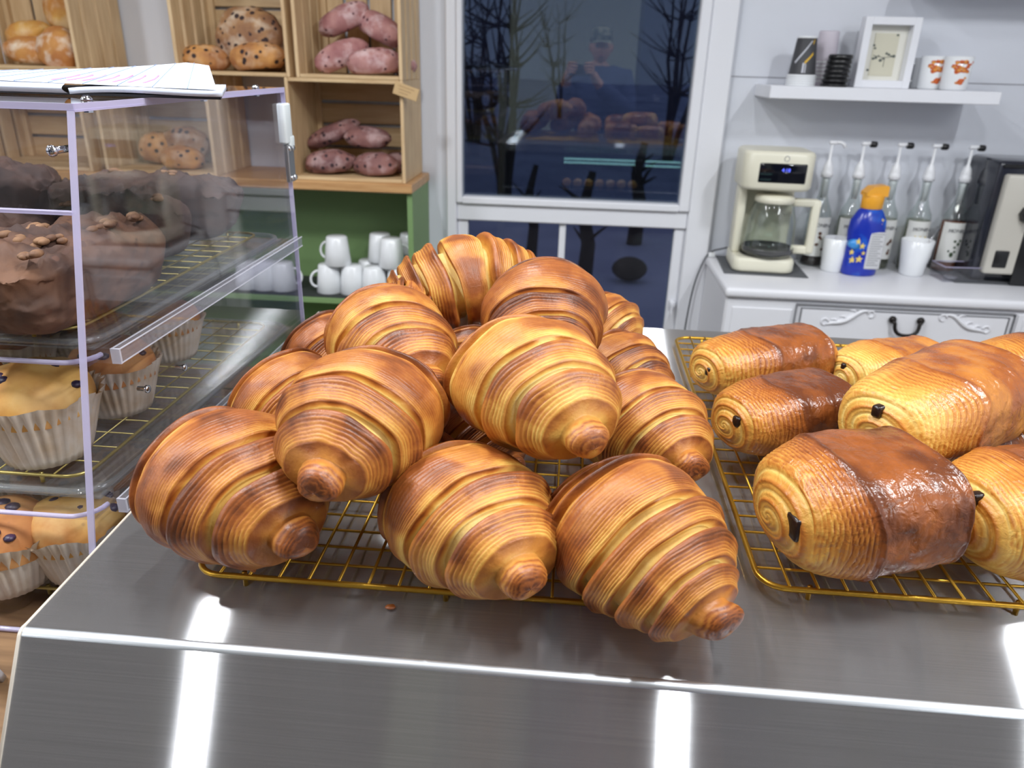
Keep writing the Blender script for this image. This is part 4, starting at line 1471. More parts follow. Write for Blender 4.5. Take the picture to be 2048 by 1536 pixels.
q = MB(); q.box(-.118, .148, -.122, .125, 0, .0022, .001); q.build('drip_mat', mat('slate_mat', (92, 94, 98), .7), None, (.625, 2.545, DZ))
bpy.data.objects['drip_mat'].rotation_euler = (0, 0, rad(-3)); tagit(bpy.data.objects['drip_mat'], 'dark grey rubber mat under the coffee maker', 'mat')
# power cord down the left side
P = [(.60, 2.655, DZ + .05), (.53, 2.66, DZ + .03), (.494, 2.662, DZ + .016), (.470, 2.655, DZ - .02), (.445, 2.648, DZ - .12), (.432, 2.64, DZ - .3), (.43, 2.63, DZ - .55), (.44, 2.62, .02)]
q = MB()
PP = []
for i in range(len(P) - 1):
    for k in range(6):
        f = k / 6
        p0, p1, p2, p3 = (Vector(P[max(i - 1, 0)]), Vector(P[i]), Vector(P[i + 1]), Vector(P[min(i + 2, len(P) - 1)]))
        PP.append(0.5 * ((2 * p1) + (p2 - p0) * f + (2 * p0 - 5 * p1 + 4 * p2 - p3) * f * f + (3 * p1 - p0 - 3 * p2 + p3) * f ** 3))
q.tube(PP, .0032, 7); o = q.build('power_cord', mat('grey_cord', (92, 94, 98), .5)); tagit(o, 'grey power cord hanging over the left end of the dresser', 'cord')
q = MB(); q.box(-.012, .012, -.006, .006, 0, .016, .003, 2); o = q.build('cord_clip', M_WHITE, None, (.497, 2.655, DZ)); tagit(o, 'small white cord clip on the back left corner of the dresser', 'clip')

# ------------------------------------------------------------------ syrup bottles with pumps
M_LABEL = mat('bottle_label', (226, 226, 222), .5)
M_LTXT = mat('label_ink', (56, 58, 66), .6)
M_PUMP = mat('pump_white', (232, 233, 236), .3)


def syrup(label, px, y, liquid, level, motif, cap=True, rz=0.0, lcol=None):
    x = ay(px, 520, y).x
    t = thing('syrup_bottle', label, 'bottle', (x, y, DZ), rz, 'syrup bottles along the wall')
    q = MB(); q.lathe([(.001, .0), (.036, .0), (.038, .004), (.038, .165), (.035, .185), (.022, .212), (.0145, .235), (.0135, .285), (.015, .287), (.015, .298)], 26); q.build('glass', M_GLASS, t)
    q = MB(); q.lathe([(.001, .003), (.0350, .003), (.0362, .006), (.0362, min(level, .165)), (.001, min(level, .165))], 22); q.build('syrup', liquid, t)
    # label wraps the front
    q = MB()
    N = 14
    vs = []
    for i in range(N + 1):
        a = rad(-90 - 68 + 136 * i / N)
        vs += [(.0386 * math.cos(a), .0386 * math.sin(a), .035), (.0386 * math.cos(a), .0386 * math.sin(a), .165)]
    q.raw(vs, [(2 * i, 2 * i + 2, 2 * i + 3, 2 * i + 1) for i in range(N)], True)
    lb = q.build('label', lcol or M_LABEL, t, recalc=False)
    lettering('brand_lettering', 'MONIN', .0165, M_LTXT, lb, (0, -.0395, .139))
    q = MB()
    rm = random.Random(int(px))
    for _ in range(8):
        a = rad(-90 + rm.uniform(-30, 30))
        q.sphere((.0386 * math.cos(a), .0386 * math.sin(a), rm.uniform(.055, .115)), rm.uniform(.004, .0075), 7, 5, (1, .16, .9))
    q.build('label_picture', motif, lb)
    # pump: collar, body, stem, spout
    q = MB(); q.lathe([(.013, .290), (.019, .292), (.019, .306), (.0165, .310), (.0165, .318), (.012, .334), (.005, .346), (.0042, .398), (.001, .398)], 20); q.build('pump', M_PUMP, t)
    q = MB(); q.lathe([(.001, .225), (.009, .225), (.009, .275), (.012, .290), (.001, .290)], 14); q.build('pump_barrel', M_PUMP, t)
    q = MB(); q.box(-.010, .014, -.008, .008, .394, .406, .004, 2)
    q.tube([(.008, 0, .401), (.026, 0, .401), (.036, -.002, .396), (.042, -.004, .386)] if not cap else [(.008, 0, .401), (.022, 0, .401)], .0055, 8)
    q.build('spout', M_PUMP, t)
    if cap:
        q = MB(); q.lathe([(.001, -.010), (.0085, -.010), (.0100, -.006), (.0100, .006), (.0085, .010), (.001, .010)], 14, Matrix.Translation((.028, 0, .398)) @ Matrix.Rotation(PI / 2, 4, 'Y')); q.build('spout_cap', M_BLACK, t)
    return t


M_SYC = clear_mat('clear_syrup', (232, 230, 216), 1.35, .02)
M_SYA = mat('amber_syrup', (120, 62, 30), .2)
M_SYD = mat('dark_syrup', (44, 34, 34), .2)
M_MBR = mat('brown_motif', (96, 66, 52), .6); M_MBL = mat('blue_motif', (92, 112, 168), .6); M_MYE = mat('yellow_motif', (206, 186, 96), .6); M_MGR = mat('leaf_motif', (66, 84, 60), .6)
syrup('syrup bottle just right of the coffee maker, its long spout uncapped', 1622, 2.62, M_SYD, .03, M_MBR, False)
syrup('clear syrup bottle second from left, behind the left white mug', 1683, 2.62, M_SYC, .17, M_MBL)
syrup('clear syrup bottle in the middle, behind the blue creamer bottle', 1752, 2.62, M_SYC, .17, M_MBR)
syrup('pale syrup bottle between the creamer and the right white mug', 1818, 2.62, M_SYC, .17, M_MYE)
syrup('amber syrup bottle beside the espresso machine, rightmost of the five', 1888, 2.62, M_SYA, .18, M_MGR)

# ------------------------------------------------------------------ blue creamer bottle
p = az(1722, 553, DZ)
cb = thing('creamer_bottle', 'shiny blue creamer bottle with yellow stars and an orange cap', 'bottle', (p.x, p.y + .036, DZ), rad(6)); cb.scale = (1.13, 1.13, 1.13)
M_BLUE = mat('blue_sleeve', (30, 52, 170), .22, col2=(42, 108, 214), vscale=14, lo=.5, hi=.62, detail=2)
q = MB(); q.lathe([(.001, 0), (.046, 0), (.050, .004), (.050, .03), (.049, .085), (.053, .125), (.050, .155), (.036, .182), (.026, .192), (.001, .193)], 34, None, True, 1.0, .68); q.build('body', M_BLUE, cb)
M_ORC = mat('orange_cap', (244, 172, 52), .35)
q = MB(); q.lathe([(.027, .188), (.030, .190), (.031, .226), (.029, .229)], 26, None, True, 1, .78)
q.prism([(-.029, .224), (.031, .224), (.031, .250), (.026, .254), (-.012, .250), (-.029, .234)], -.020, .020); q.build('flip_cap', M_ORC, cb)
q = MB(); q.box(-.003, .042, -.0365, -.030, .022, .128, .004, 2)
fp = q.build('facts_panel', mat('panel_white', (206, 206, 208), .5), cb)
q = MB()
for k in range(14):
    q.box(.001, .038 - (k * 7 % 5) * .003, -.0369, -.0362, .122 - .0068 * k, .1238 - .0068 * k)
q.build('small_print', mat('panel_ink', (120, 122, 128), .6), fp)


def star(q, cx, cz, r, y):
    pts = []
    for k in range(10):
        a = PI / 2 + k * PI / 5
        rr = r if k % 2 == 0 else r * .45
        pts.append((cx + rr * math.cos(a), cz + rr * math.sin(a)))
    q.prism(pts, y - .0008, y + .004)


q = MB()
for (cx, cz, r) in ((-.020, .050, .011), (-.036, .046, .010), (-.040, .068, .008), (-.018, .088, .009), (-.030, .100, .010), (.018, .148, .010), (.026, .160, .006), (-.012, .068, .006)):
    yy = -.034 * math.sqrt(max(.05, 1 - (cx / .052) ** 2)) - (.0 if cz < .12 else -.004)
    star(q, cx, cz, r, yy - .001)
q.build('yellow_star', mat('star_yellow', (236, 208, 112), .4), cb)
q = MB(); q.lathe([(.0305, .0), (.0305, .012), (.001, .0125)], 20, Matrix.Translation((-.036, -.008, .092)) @ Matrix.Rotation(PI / 2, 4, 'X') @ Matrix.Diagonal((.55, .45, 1.7, 1)))
q.build('picture_print', mat('sky_blue_print', (64, 150, 224), .3), cb)

# white mugs on the dresser
p = az(1668, 545, DZ)
mug('white mug left of the blue creamer bottle', (p.x, p.y + .03, DZ), .043, .110, rad(60), False, 'white mugs on the dresser', .84)
p = az(1828, 553, DZ)
mug('white mug right of the blue creamer bottle, a spoon in it', (p.x, p.y + .03, DZ), .050, .115, rad(25), False, 'white mugs on the dresser', .74)
q = MB(); q.tube([(0, 0, 0), (.035, .004, .09), (.06, .006, .135)], [.0045, .002, .003], 8); q.sphere((-.002, 0, .0), .010, 10, 6, (1.3, .8, .4))
o = q.build('teaspoon', M_CHROME, None, (p.x + .002, p.y + .035, DZ + .016)); tagit(o, 'metal teaspoon leaning out of the right white mug', 'spoon')
# small clear box
p = az(1925, 566, DZ)
bx = thing('acrylic_box', 'small open clear acrylic box at the front of the dresser, by the espresso machine', 'box', (p.x, p.y + .05, DZ), rad(4))
q = MB()
for (xa, xb, ya, yb, za, zb) in ((-.065, .065, -.045, .045, 0, .003), (-.065, -.062, -.045, .045, .003, .048), (.062, .065, -.045, .045, .003, .048), (-.062, .062, -.045, -.042, .003, .048), (-.062, .062, .042, .045, .003, .048)):
    q.box(xa, xb, ya, yb, za, zb)
q.build('walls', M_ACR, bx)
q = MB(); q.tube([(-.065, -.0435, .048), (.065, -.0435, .048), (.065, .0435, .048), (-.065, .0435, .048)], .0014, 6, True); q.build('rim', M_ACRE, bx)
q = MB(); q.lathe([(.001, 0), (.020, 0), (.022, .003), (.018, .008), (.001, .009)], 18); o = q.build('tamper_cap', mat('smoke_grey', (120, 120, 126), .3), None, (p.x - .02, p.y + .045, DZ + .0032)); tagit(o, 'small round grey cap lying in the clear acrylic box', 'cap')

# ------------------------------------------------------------------ espresso machine at the right edge
em = thing('espresso_machine', 'black and cream espresso machine at the right edge of the dresser', 'espresso machine', (1.532, 2.54, DZ), rad(-2))
M_SMOKE = mat('smoked_plastic', (38, 40, 50), .12, coat=.3)
q = MB(); q.box(-.24, .30, -.07, .14, .0, .372, .014, 3); q.build('body', M_SMOKE, em)
q = MB(); q.box(-.23, .29, -.075, -.05, .352, .362, .002); q.build('lid_seam', M_BLACK, em)
M_GREI = mat('warm_grey_plastic', (196, 192, 182), .35)
q = MB(); q.box(-.222, .30, -.105, -.068, .030, .335, .008, 2); q.build('front_panel', M_GREI, em)
q = MB(); q.box(-.135, .32, -.109, -.098, .0, .170, .003, 2); q.build('brew_recess', M_BLACK, em)
q = MB(); q.box(-.202, -.160, -.1085, -.10, .052, .106, .003, 2); q.build('switch', M_BLACK, em)
q = MB()
q.lathe([(.001, 0), (.072, 0), (.074, .006), (.058, .012), (.056, .008), (.001, .008)], 32, Matrix.Translation((-.065, -.105, .262)) @ Matrix.Rotation(PI / 2, 4, 'X')); q.build('gauge_bezel', M_GREI, em)
q = MB(); q.lathe([(.001, 0), (.026, 0), (.028, .004), (.025, .020), (.001, .021)], 8, Matrix.Translation((-.140, -.105, .222)) @ Matrix.Rotation(PI / 2, 4, 'X'), False)
q.box(-.147, -.133, -.138, -.120, .190, .254, .003, 2); q.build('knob', M_BLACK, em)
q = MB(); q.lathe([(.001, 0), (.040, 0), (.040, .006), (.001, .006)], 26, Matrix.Translation((-.025, -.112, .262)) @ Matrix.Rotation(PI / 2, 4, 'X')); q.build('group_head', M_CHROME, em)
q = MB(); q.box(-.29, .36, -.10, .15, 0, .003, .001); o = q.build('drip_tray_mat', mat('slate_mat', (92, 94, 98), .7), None, (1.52, 2.545, DZ)); tagit(o, 'thin grey mat under the espresso machine', 'mat')
em.location.z = DZ + .0035
# ------------------------------------------------------------------ wooden counter under the display case
q = MB(); q.box(-1.9, -0.434, 0.36, 1.25, 0.885, 0.92, 0.004)
wc = tagit(q.build('wooden_counter', mat('worn_counter_wood', (150, 116, 82), .5, col2=(112, 84, 58), vscale=8, stretch=(.8, 9, 9))), 'worn brown wooden counter top under the clear bakery case', 'counter')
q = MB(); q.box(-1.88, -0.442, 0.40, 1.24, 0.0, 0.885); q.build('base', mat('counter_base', (96, 92, 86), .6), wc)

# ------------------------------------------------------------------ clear display case
BZ = 0.9205
CXR, CXL = -0.430, -1.02
SH_A, SH_B, TOPZ = 1.186, 1.042, 1.402


def yf(z):       # slanted front
    return 0.648 + (0.53 - 0.648) * (TOPZ - z) / (TOPZ - BZ)


YB = 1.145
case = thing('display_case', 'clear acrylic bakery display case with a slanted front and two shelves', 'display case', (CXR, 0.85, BZ))


def cpart(q, name, m):
    return q.build(name, m, case, (-CXR, -0.85, -BZ))


TH = 0.0055
M_RAIL = clear_mat('rail_acrylic', (246, 246, 250), 1.49, .05, .04, .10, (236, 236, 244))  # white diffuse mixed in to imitate reflections on the rails
M_RAILE = clear_mat('rail_edge_glint', (246, 246, 250), 1.49, .1, .05, .5, (236, 236, 246))  # stronger white, painting bright reflected strips along the rail edges
for (x0, x1) in ((CXR - TH, CXR), (CXL, CXL + TH)):
    q = MB()
    q.prism([(yf(BZ), BZ), (YB, BZ), (YB, TOPZ), (yf(TOPZ), TOPZ)], x0, x1, 'x')
    cpart(q, 'side_panel', M_ACR)
    q = MB()
    e = .0004
    for (pa, pb) in (((yf(BZ), BZ), (yf(TOPZ), TOPZ)), ((yf(TOPZ), TOPZ), (YB, TOPZ)), ((YB, TOPZ), (YB, BZ))):
        d = Vector((0, pb[0] - pa[0], pb[1] - pa[1])).normalized()
        nn = Vector((0, -d.z, d.y))
        vs = []
        for s in (pa, pb):
            for xx in (x0 - e, x1 + e):
                for o_ in (-.0008, .0008):
                    vs.append(Vector((xx, s[0], s[1])) + nn * o_)
        q.raw(vs, [(0, 1, 3, 2), (4, 6, 7, 5), (0, 2, 6, 4), (1, 5, 7, 3), (0, 4, 5, 1), (2, 3, 7, 6)])
    cpart(q, 'polished_edge', M_ACRE)
q = MB(); q.box(CXL, CXR, yf(TOPZ), YB, TOPZ + .0005, TOPZ + .006, .001); cpart(q, 'top_panel', M_ACR)
q = MB()
q.box(CXL, CXR + .0006, yf(TOPZ) - .0008, yf(TOPZ) + .0004, TOPZ + .0004, TOPZ + .0062); q.box(CXR - .0004, CXR + .0006, yf(TOPZ), YB, TOPZ + .0004, TOPZ + .0062)
cpart(q, 'top_edge', M_ACRE)
# upper fixed strip of the front and the flap below it
q = MB()
z1 = 1.318
q.prism([(yf(TOPZ), TOPZ), (yf(z1), z1), (yf(z1) + .005, z1), (yf(TOPZ) + .005, TOPZ)], CXL + TH, CXR - TH, 'x'); cpart(q, 'front_strip', M_ACR)
q = MB(); q.prism([(yf(z1) - .001, z1 - .001), (yf(z1) + .006, z1 - .001), (yf(z1) + .006, z1 + .002), (yf(z1) - .001, z1 + .002)], CXL + TH, CXR - TH, 'x'); cpart(q, 'strip_edge', M_ACRE)
q = MB(); q.box(CXL + TH, CXR - TH, YB - .0055, YB, BZ, TOPZ); cpart(q, 'back_door', M_ACR)
for zs in (SH_A, SH_B, BZ + 0.004):
    y0 = yf(zs) + .012
    q = MB(); q.box(CXL + TH + .001, CXR - TH - .001, y0, YB - .007, zs - .004, zs + .001); cpart(q, 'shelf_sheet', M_ACR)
    q = MB()
    pts = [(CXL + TH, y0, zs - .0015), (CXR - TH - .030, y0, zs - .0015)] + [(CXR - TH - .030 + .026 * math.sin(a), y0 + .026 * (1 - math.cos(a)), zs - .0015) for a in [PI / 2 * k / 6 for k in range(1, 7)]]
    q.tube(pts, .0026, 6); cpart(q, 'shelf_edge', M_ACRE)
for zs in (SH_A, SH_B):
    for xx in (CXR + .0005, CXL - .0085):
        q = MB(); q.box(xx, xx + .008, yf(zs) + .040, YB - .002, zs - .010, zs + .004, .0012); cpart(q, 'shelf_rail', M_RAIL)
        q = MB(); q.box(xx - .0006, xx + .0086, yf(zs) + .038, yf(zs) + .0405, zs - .0106, zs + .0046)
        for (aa, bb) in ((xx, zs + .0040), (xx + .008, zs + .0040), (xx + .008, zs - .010)):
            q.box(aa - .0005, aa + .0005, yf(zs) + .040, YB - .002, bb - .0005, bb + .0005)
        cpart(q, 'rail_edge_glint', M_RAILE)
# inner trays of clear plastic with a raised rim
M_TRAY = clear_mat('tray_plastic', (236, 238, 238), 1.52, .04, .04, .10, (210, 212, 212))
for zs in (SH_A, SH_B):
    cx, cy = (CXR + CXL) / 2 + .02, (yf(zs) + YB) / 2 + .01
    w, d = (CXR - CXL) - .075, YB - yf(zs) - .06
    q = MB(); q.box(cx - w / 2, cx + w / 2, cy - d / 2, cy + d / 2, zs + .0015, zs + .0035)
    q.tube([(cx + a, cy + bb, zs + .008) for a, bb, _ in round_rect(w, d, .03)], .0035, 8, True)
    cpart(q, 'tray', M_TRAY)
# screws
M_SCR = MATS['chrome']


def screw(p, axis):
    q = MB()
    R_ = {'x': Matrix.Rotation(PI / 2, 4, 'Y'), 'y': Matrix.Rotation(PI / 2, 4, 'X'), 'z': Matrix.Identity(4)}[axis]
    M_ = Matrix.Translation(p) @ R_
    q.lathe([(.001, 0), (.0050, 0), (.0052, .0012), (.0035, .0035), (.001, .004)], 14, M_)
    q.box(-.0030, .0030, -.0005, .0005, .0036, .0044, 0, 1, M_)
    q.box(-.0005, .0005, -.0030, .0030, .0036, .0044, 0, 1, M_)
    cpart(q, 'screw', M_SCR)


for yy in (.70, .93, 1.09):
    screw((CXR - .020, yy, TOPZ + .006), 'z')
    q = MB(); q.lathe([(.001, 0), (.0045, 0), (.0045, .004), (.001, .0045)], 6, Matrix.Translation((CXR - .020, yy, TOPZ - .0045)), False); cpart(q, 'nut', M_SCR)
sp = ay(103, 302, yf(1.36))
screw((sp.x, yf(sp.z) - .001, sp.z), 'y')
q = MB(); q.lathe([(.001, 0), (.0032, 0), (.0032, .02), (.001, .0205)], 10, Matrix.Translation((sp.x, yf(sp.z) + .022, sp.z)) @ Matrix.Rotation(PI / 2, 4, 'X')); cpart(q, 'screw_shank', M_SCR)
for (px, py) in ((372, 735), (298, 778)):
    s2 = ax(px, py, CXR + .001)
    q = MB(); q.lathe([(.001, 0), (.0042, 0), (.0042, .003), (.0025, .005), (.0025, .012), (.001, .0122)], 10, Matrix.Translation(s2) @ Matrix.Rotation(-PI / 2, 4, 'Y')); cpart(q, 'screw', M_SCR)
# hinge plate and packing on the back edge
h0, h1 = ax(570, 290, CXR), ax(572, 368, CXR)
q = MB(); q.box(CXR - .004, CXR + .0025, YB - .012, YB + .012, h1.z, h0.z, .001); cpart(q, 'hinge', mat('brushed_plate', (168, 170, 172), .35, .9))
for hz_ in (h1.z + .006, h0.z - .006):
    for yy in (YB - .006, YB + .006):
        screw((CXR + .002, yy, hz_), 'x')
h2 = ax(555, 205, CXR)
q = MB(); q.box(CXR - .009, CXR + .004, YB - .016, YB + .010, h0.z + .001, h2.z - .002, .003, 2)
q.box(CXR - .008, CXR + .005, YB - .004, YB + .014, h0.z - .006, h0.z + .012, .003, 2); cpart(q, 'white_tape', mat('frosted_tape', (218, 224, 224), .5))

# ------------------------------------------------------------------ racks inside the case
M_PGOLD = mat('pale_gold_wire', (186, 170, 104), .35, .8)
for zs, lab in ((SH_A, 'thin gold wire rack under the walnut loaf cakes, upper shelf of the case'), (SH_B, 'thin gold wire rack under the muffins, lower shelf of the case'), (BZ + .004, 'thin gold wire rack under the muffins on the floor of the case')):
    w = CXR - CXL - .115
    d = YB - yf(zs) - .10
    rack(lab, (CXR + CXL) / 2 + .015, (YB + yf(zs)) / 2 + .005, zs + .0045, w, d, 15, 14, .0018, .011, 0, 'thin gold wire racks in the display case', .0009, M_PGOLD)
RA, RB, RF = SH_A + .019, SH_B + .019, BZ + .023

# ------------------------------------------------------------------ walnut loaf cakes on the upper shelf
M_CAKE = bread_mat('dark_cake_crust', (84, 60, 48), (44, 32, 30), (84, 68, 62), (74, 48, 38), 60, .35, .16)
M_NUT = mat('walnut_bits', (150, 112, 78), .7, col2=(106, 74, 52), vscale=60)


def loafcake(label, cx, cy, L, W, H, rz, seed, m=None, nuts=0):
    t = thing('loaf_cake', label, 'cake', (cx, cy, RA), rad(rz), 'loaf cakes in the display case')
    nu, nv = 100, 130
    U, Vv = np.meshgrid(np.linspace(0, PI, nu), np.linspace(0, 2 * PI, nv, endpoint=False), indexing='ij')
    D = np.stack([np.cos(U), np.sin(U) * np.cos(Vv), np.sin(U) * np.sin(Vv)], -1)
    k = (np.abs(D) ** 5.0).sum(-1) ** (-1 / 5.0)
    P = D * k[..., None]
    up = sst(.1, .6, P[..., 2])
    nz = fbm(P * np.array([L, W, .12]) * 30, .55, seed, 4)
    P = P * np.array([L / 2, W / 2, H / 2])
    taper = 1 + .10 * (P[..., 2] / (H / 2))
    P[..., 0] *= .95 * taper; P[..., 1] *= .9 * taper
    dome = (1 - (P[..., 0] / (L * .56)) ** 2) * (1 - (P[..., 1] / (W * .56)) ** 2)
    P[..., 2] += up * (.016 * np.clip(dome, 0, 1) + .0035 * nz + .0085 * (np.abs(fbm(P * 62, 1.0, seed + 4, 3)) - .3))
    P[..., 0] += .004 * nz * (1 - up) + .004 * up * nz
    P[..., 1] += .004 * nz
    P[..., 2] += H / 2
    P[..., 2] = np.maximum(P[..., 2], 0)
    i = np.arange(nu - 1)[:, None]; j = np.arange(nv)[None, :]; j2 = (j + 1) % nv
    F = np.stack([i * nv + j, (i + 1) * nv + j, (i + 1) * nv + j2, i * nv + j2], -1).reshape(-1, 4)
    mesh_np('cake', P.reshape(-1, 3), F, m or M_CAKE, t)
    rn = random.Random(seed)
    for _ in range(nuts):
        q = MB()
        P0 = Vector((rn.uniform(-.42, .42) * L, rn.uniform(-.38, .38) * W, H + .012))
        for b_ in range(4):
            c = P0 + Vector((rn.uniform(-.007, .007), rn.uniform(-.006, .006), rn.uniform(-.002, .004)))
            q.sphere(c, rn.uniform(.004, .007), 8, 6, (1.3, .8, .6), )
        q.build('walnut_piece', M_NUT, t)
    return t


M_CAKE2 = bread_mat('brown_cake_crust', (112, 76, 52), (58, 38, 30), (98, 76, 66), (84, 54, 40), 60, .35, .16)
loafcake('walnut loaf cake at the front of the upper case shelf, light brown top', -.507, .700, .235, .125, .068, 88, 3, M_CAKE2, 9)
loafcake('dark loaf cake at the back right of the upper case shelf, plain right end', -.600, 1.035, .250, .120, .072, 14, 5, None, 2)
loafcake('dark loaf cake at the left edge of the upper case shelf, beside the walnut one', -.650, .735, .220, .115, .066, 84, 8, None, 2)
loafcake('dark crumbly loaf cake at the far left back of the upper case shelf', -.860, 1.03, .230, .120, .080, 10, 9, None, 2)
loafcake('loaf cake squeezed behind the front walnut one on the upper case shelf', -.560, .900, .150, .115, .064, 70, 12, None, 3)

# ------------------------------------------------------------------ muffins
M_PAPER = mat('muffin_paper', (214, 204, 190), .7, col2=(192, 168, 136), vscale=26, lo=.4, hi=.7)
M_BERRY = mat('blueberry', (40, 34, 58), .4, col2=(66, 44, 70), vscale=90)


def muffin_mat(name, a, bb, c):
    m = bread_mat(name, a, bb, c, (88, 60, 66), 34, .45, .10)
    return m


M_MU1 = muffin_mat('yellow_muffin_top', (218, 172, 92), (182, 118, 56), (230, 200, 138))
M_MU2 = muffin_mat('brown_muffin_top', (190, 128, 70), (150, 88, 48), (206, 160, 102))


def muffin(label, x, y, z, s, seed, top, group, tilt=(0, 0), nb=9):
    t = thing('blueberry_muffin', label, 'muffin', (x, y, z), seed * 1.3, group)
    t.rotation_euler = (tilt[0], tilt[1], seed * 1.3)
    r0, r1, h = .036 * s, .053 * s, .056 * s
    # pleated paper cup
    nF, N = 34, 34 * 4
    nz_ = 9
    ang_ = np.arange(N) * 2 * PI / N
    tri = np.abs(((np.arange(N) / 4.0) % 1.0) * 2 - 1)
    V = []
    rn = np.random.RandomState(seed)
    top_j = np.interp(np.arange(N), np.arange(0, N + 8, 8)[:18], np.concatenate([rn.uniform(-.004, .006, 17), [0]])[:18]) * s
    for k in range(nz_):
        f = k / (nz_ - 1)
        r = r0 + (r1 - r0) * f ** .9 + (tri - .5) * (.0012 + .0036 * f) * s + (.003 * s * sst(.8, 1.0, f))
        z_ = h * f * 1.12 + (f > .99) * (top_j + .002 * s * tri)
        V.append(np.stack([r * np.cos(ang_), r * np.sin(ang_), np.broadcast_to(z_, ang_.shape)], -1))
    V.append(np.zeros((1, N, 3))[0][:1] + np.array([0, 0, .0005]))
    VV = np.concatenate(V)
    i = np.arange(nz_ - 1)[:, None]; j = np.arange(N)[None, :]; j2 = (j + 1) % N
    F = np.stack([i * N + j, i * N + j2, (i + 1) * N + j2, (i + 1) * N + j], -1).reshape(-1, 4)
    jj = np.arange(N)
    F3 = np.stack([(jj + 1) % N, jj, np.full(N, nz_ * N)], -1)
    mesh_np('paper_cup', VV, [F, F3], M_PAPER, t, smooth=False)
    # domed top
    nu, nv = 26, 48
    U, Vv = np.meshgrid(np.linspace(0, 1, nu), np.linspace(0, 2 * PI, nv, endpoint=False), indexing='ij')
    rr = r1 * .925 * np.sin(U * PI / 2 * 1.08) ** .9
    P = np.stack([rr * np.cos(Vv), rr * np.sin(Vv), h * .93 + .036 * s * np.cos(U * PI / 2 * 1.06) ** .8 * (U < .94) + 0 * U], -1)
    P[-1, :, 2] = h * .80
    P[..., 2] = np.where(np.isnan(P[..., 2]), h * .85, P[..., 2])
    n_ = fbm(P * 40 / s, .7, seed, 3)
    P = P + n_[..., None] * np.array([.001, .001, .0035]) * s
    i = np.arange(nu - 1)[:, None]; j = np.arange(nv)[None, :]; j2 = (j + 1) % nv
    F = np.stack([i * nv + j, (i + 1) * nv + j, (i + 1) * nv + j2, i * nv + j2], -1).reshape(-1, 4)
    mesh_np('muffin_top', P.reshape(-1, 3), F, top, t)
    rb = random.Random(seed)
    for _ in range(nb):
        u = rb.uniform(.1, .85); a = rb.uniform(0, 2 * PI)
        r = r1 * .925 * math.sin(u * PI / 2 * 1.08) ** .9
        zz = h * .93 + .036 * s * max(0.0, math.cos(u * PI / 2 * 1.06)) ** .8
        q = MB(); q.sphere((r * math.cos(a), r * math.sin(a), zz - .0015 * s), rb.uniform(.0055, .0085) * s, 9, 6, (1, 1, .6)); q.build('blueberry', M_BERRY, t)
    return t


G = 'blueberry muffins on the lower case shelf'
for k, (px, py, s, top, lab) in enumerate([
        (88, 912, 1.10, M_MU1, 'yellow blueberry muffin in front on the lower case shelf, big split top'),
        (232, 820, .95, M_MU2, 'muffin right behind the front edge strip on the lower case shelf'),
        (335, 715, .92, M_MU2, 'muffin farther back on the lower case shelf, under the clear rail'),
        (30, 775, .95, M_MU2, 'brown muffin behind the yellow one, left on the lower case shelf'),
        (165, 730, .95, M_MU2, 'muffin in the middle back of the lower case shelf')]):
    p = az(px, py, RB)
    muffin(lab, p.x, p.y + .01, RB, s, k + 1, top, G, nb=10 if k == 0 else 7)
G = 'blueberry muffins on the floor of the case'
for k, (px, py, s, top, lab) in enumerate([
        (12, 1172, .97, M_MU2, 'plain topped muffin at the left front on the floor of the case'),
        (196, 1150, .94, M_MU1, 'muffin with a dark berry stain beside the steel counter, floor of the case'),
        (120, 1040, .95, M_MU2, 'muffin in the second row on the floor of the case'),
        (262, 1035, .95, M_MU2, 'muffin close behind the steel counter edge, second row on the case floor'),
        (215, 935, .95, M_MU2, 'muffin in the third row on the case floor, seen through the lower shelf'),
        (330, 900, .95, M_MU2, 'right muffin in the third row on the case floor, seen through the lower shelf'),
        (30, 985, .95, M_MU1, 'left muffin in the third row on the case floor')]):
    p = az(px, py, RF)
    xx = min(p.x, CXR - .066)
    muffin(lab, xx, p.y + .012, RF, s, k + 11, top, G)

# ------------------------------------------------------------------ notebook on top of the case
NZ = TOPZ + .0068
n0, n1 = az(205, 196, NZ), az(455, 185, NZ)
M_PAGE = mat('ruled_paper', (214, 222, 238), .6)
M_COV = mat('notebook_cover', (36, 36, 42), .5)
nb_ = thing('notebook', 'open ruled notebook with a curling page, lying on the display case', 'notebook', (-.60, .86, NZ))


def npart(q, name, m, recalc=True):
    return q.build(name, m, nb_, (.60, -.86, -NZ), recalc)


NY0, NY1 = .76, .93
XR = -.348
XB = ay(133, 200, NY0).x
q = MB(); q.prism([(-.95, NY0 + .004), (XR - .004, NY0 + .004), (XR - .074, NY1), (-.95, NY1)], NZ, NZ + .0025, 'z'); npart(q, 'back_cover', M_COV)
q = MB()
q.grid(lambda u, v: (XB + .004 + (XR - XB - .004) * u - .07 * v, NY0 + .002 * math.sin(u * 6) + (NY1 - NY0 - .004) * v, NZ + .0065 + .003 * u ** .5 + .0012 * math.sin(u * 5)), 14, 8); o = npart(q, 'page_block', M_PAGE, False)
so = o.modifiers.new('thick', 'SOLIDIFY'); so.thickness = .0055; so.offset = -1


# top page: flat at the left, its far right corner curling up
def curl(u, v):
    x = -.95 + (XR - .006 + .95) * u - .085 * v * u ** 3
    z = NZ + .0105 + .002 * math.sin(u * 4) * (1 - v) + v * (.003 + .021 * u ** 2.2) - .006 * v * max(0.0, (u - .93) / .07)
    return (x, NY0 + .002 + (NY1 - NY0) * v, z)


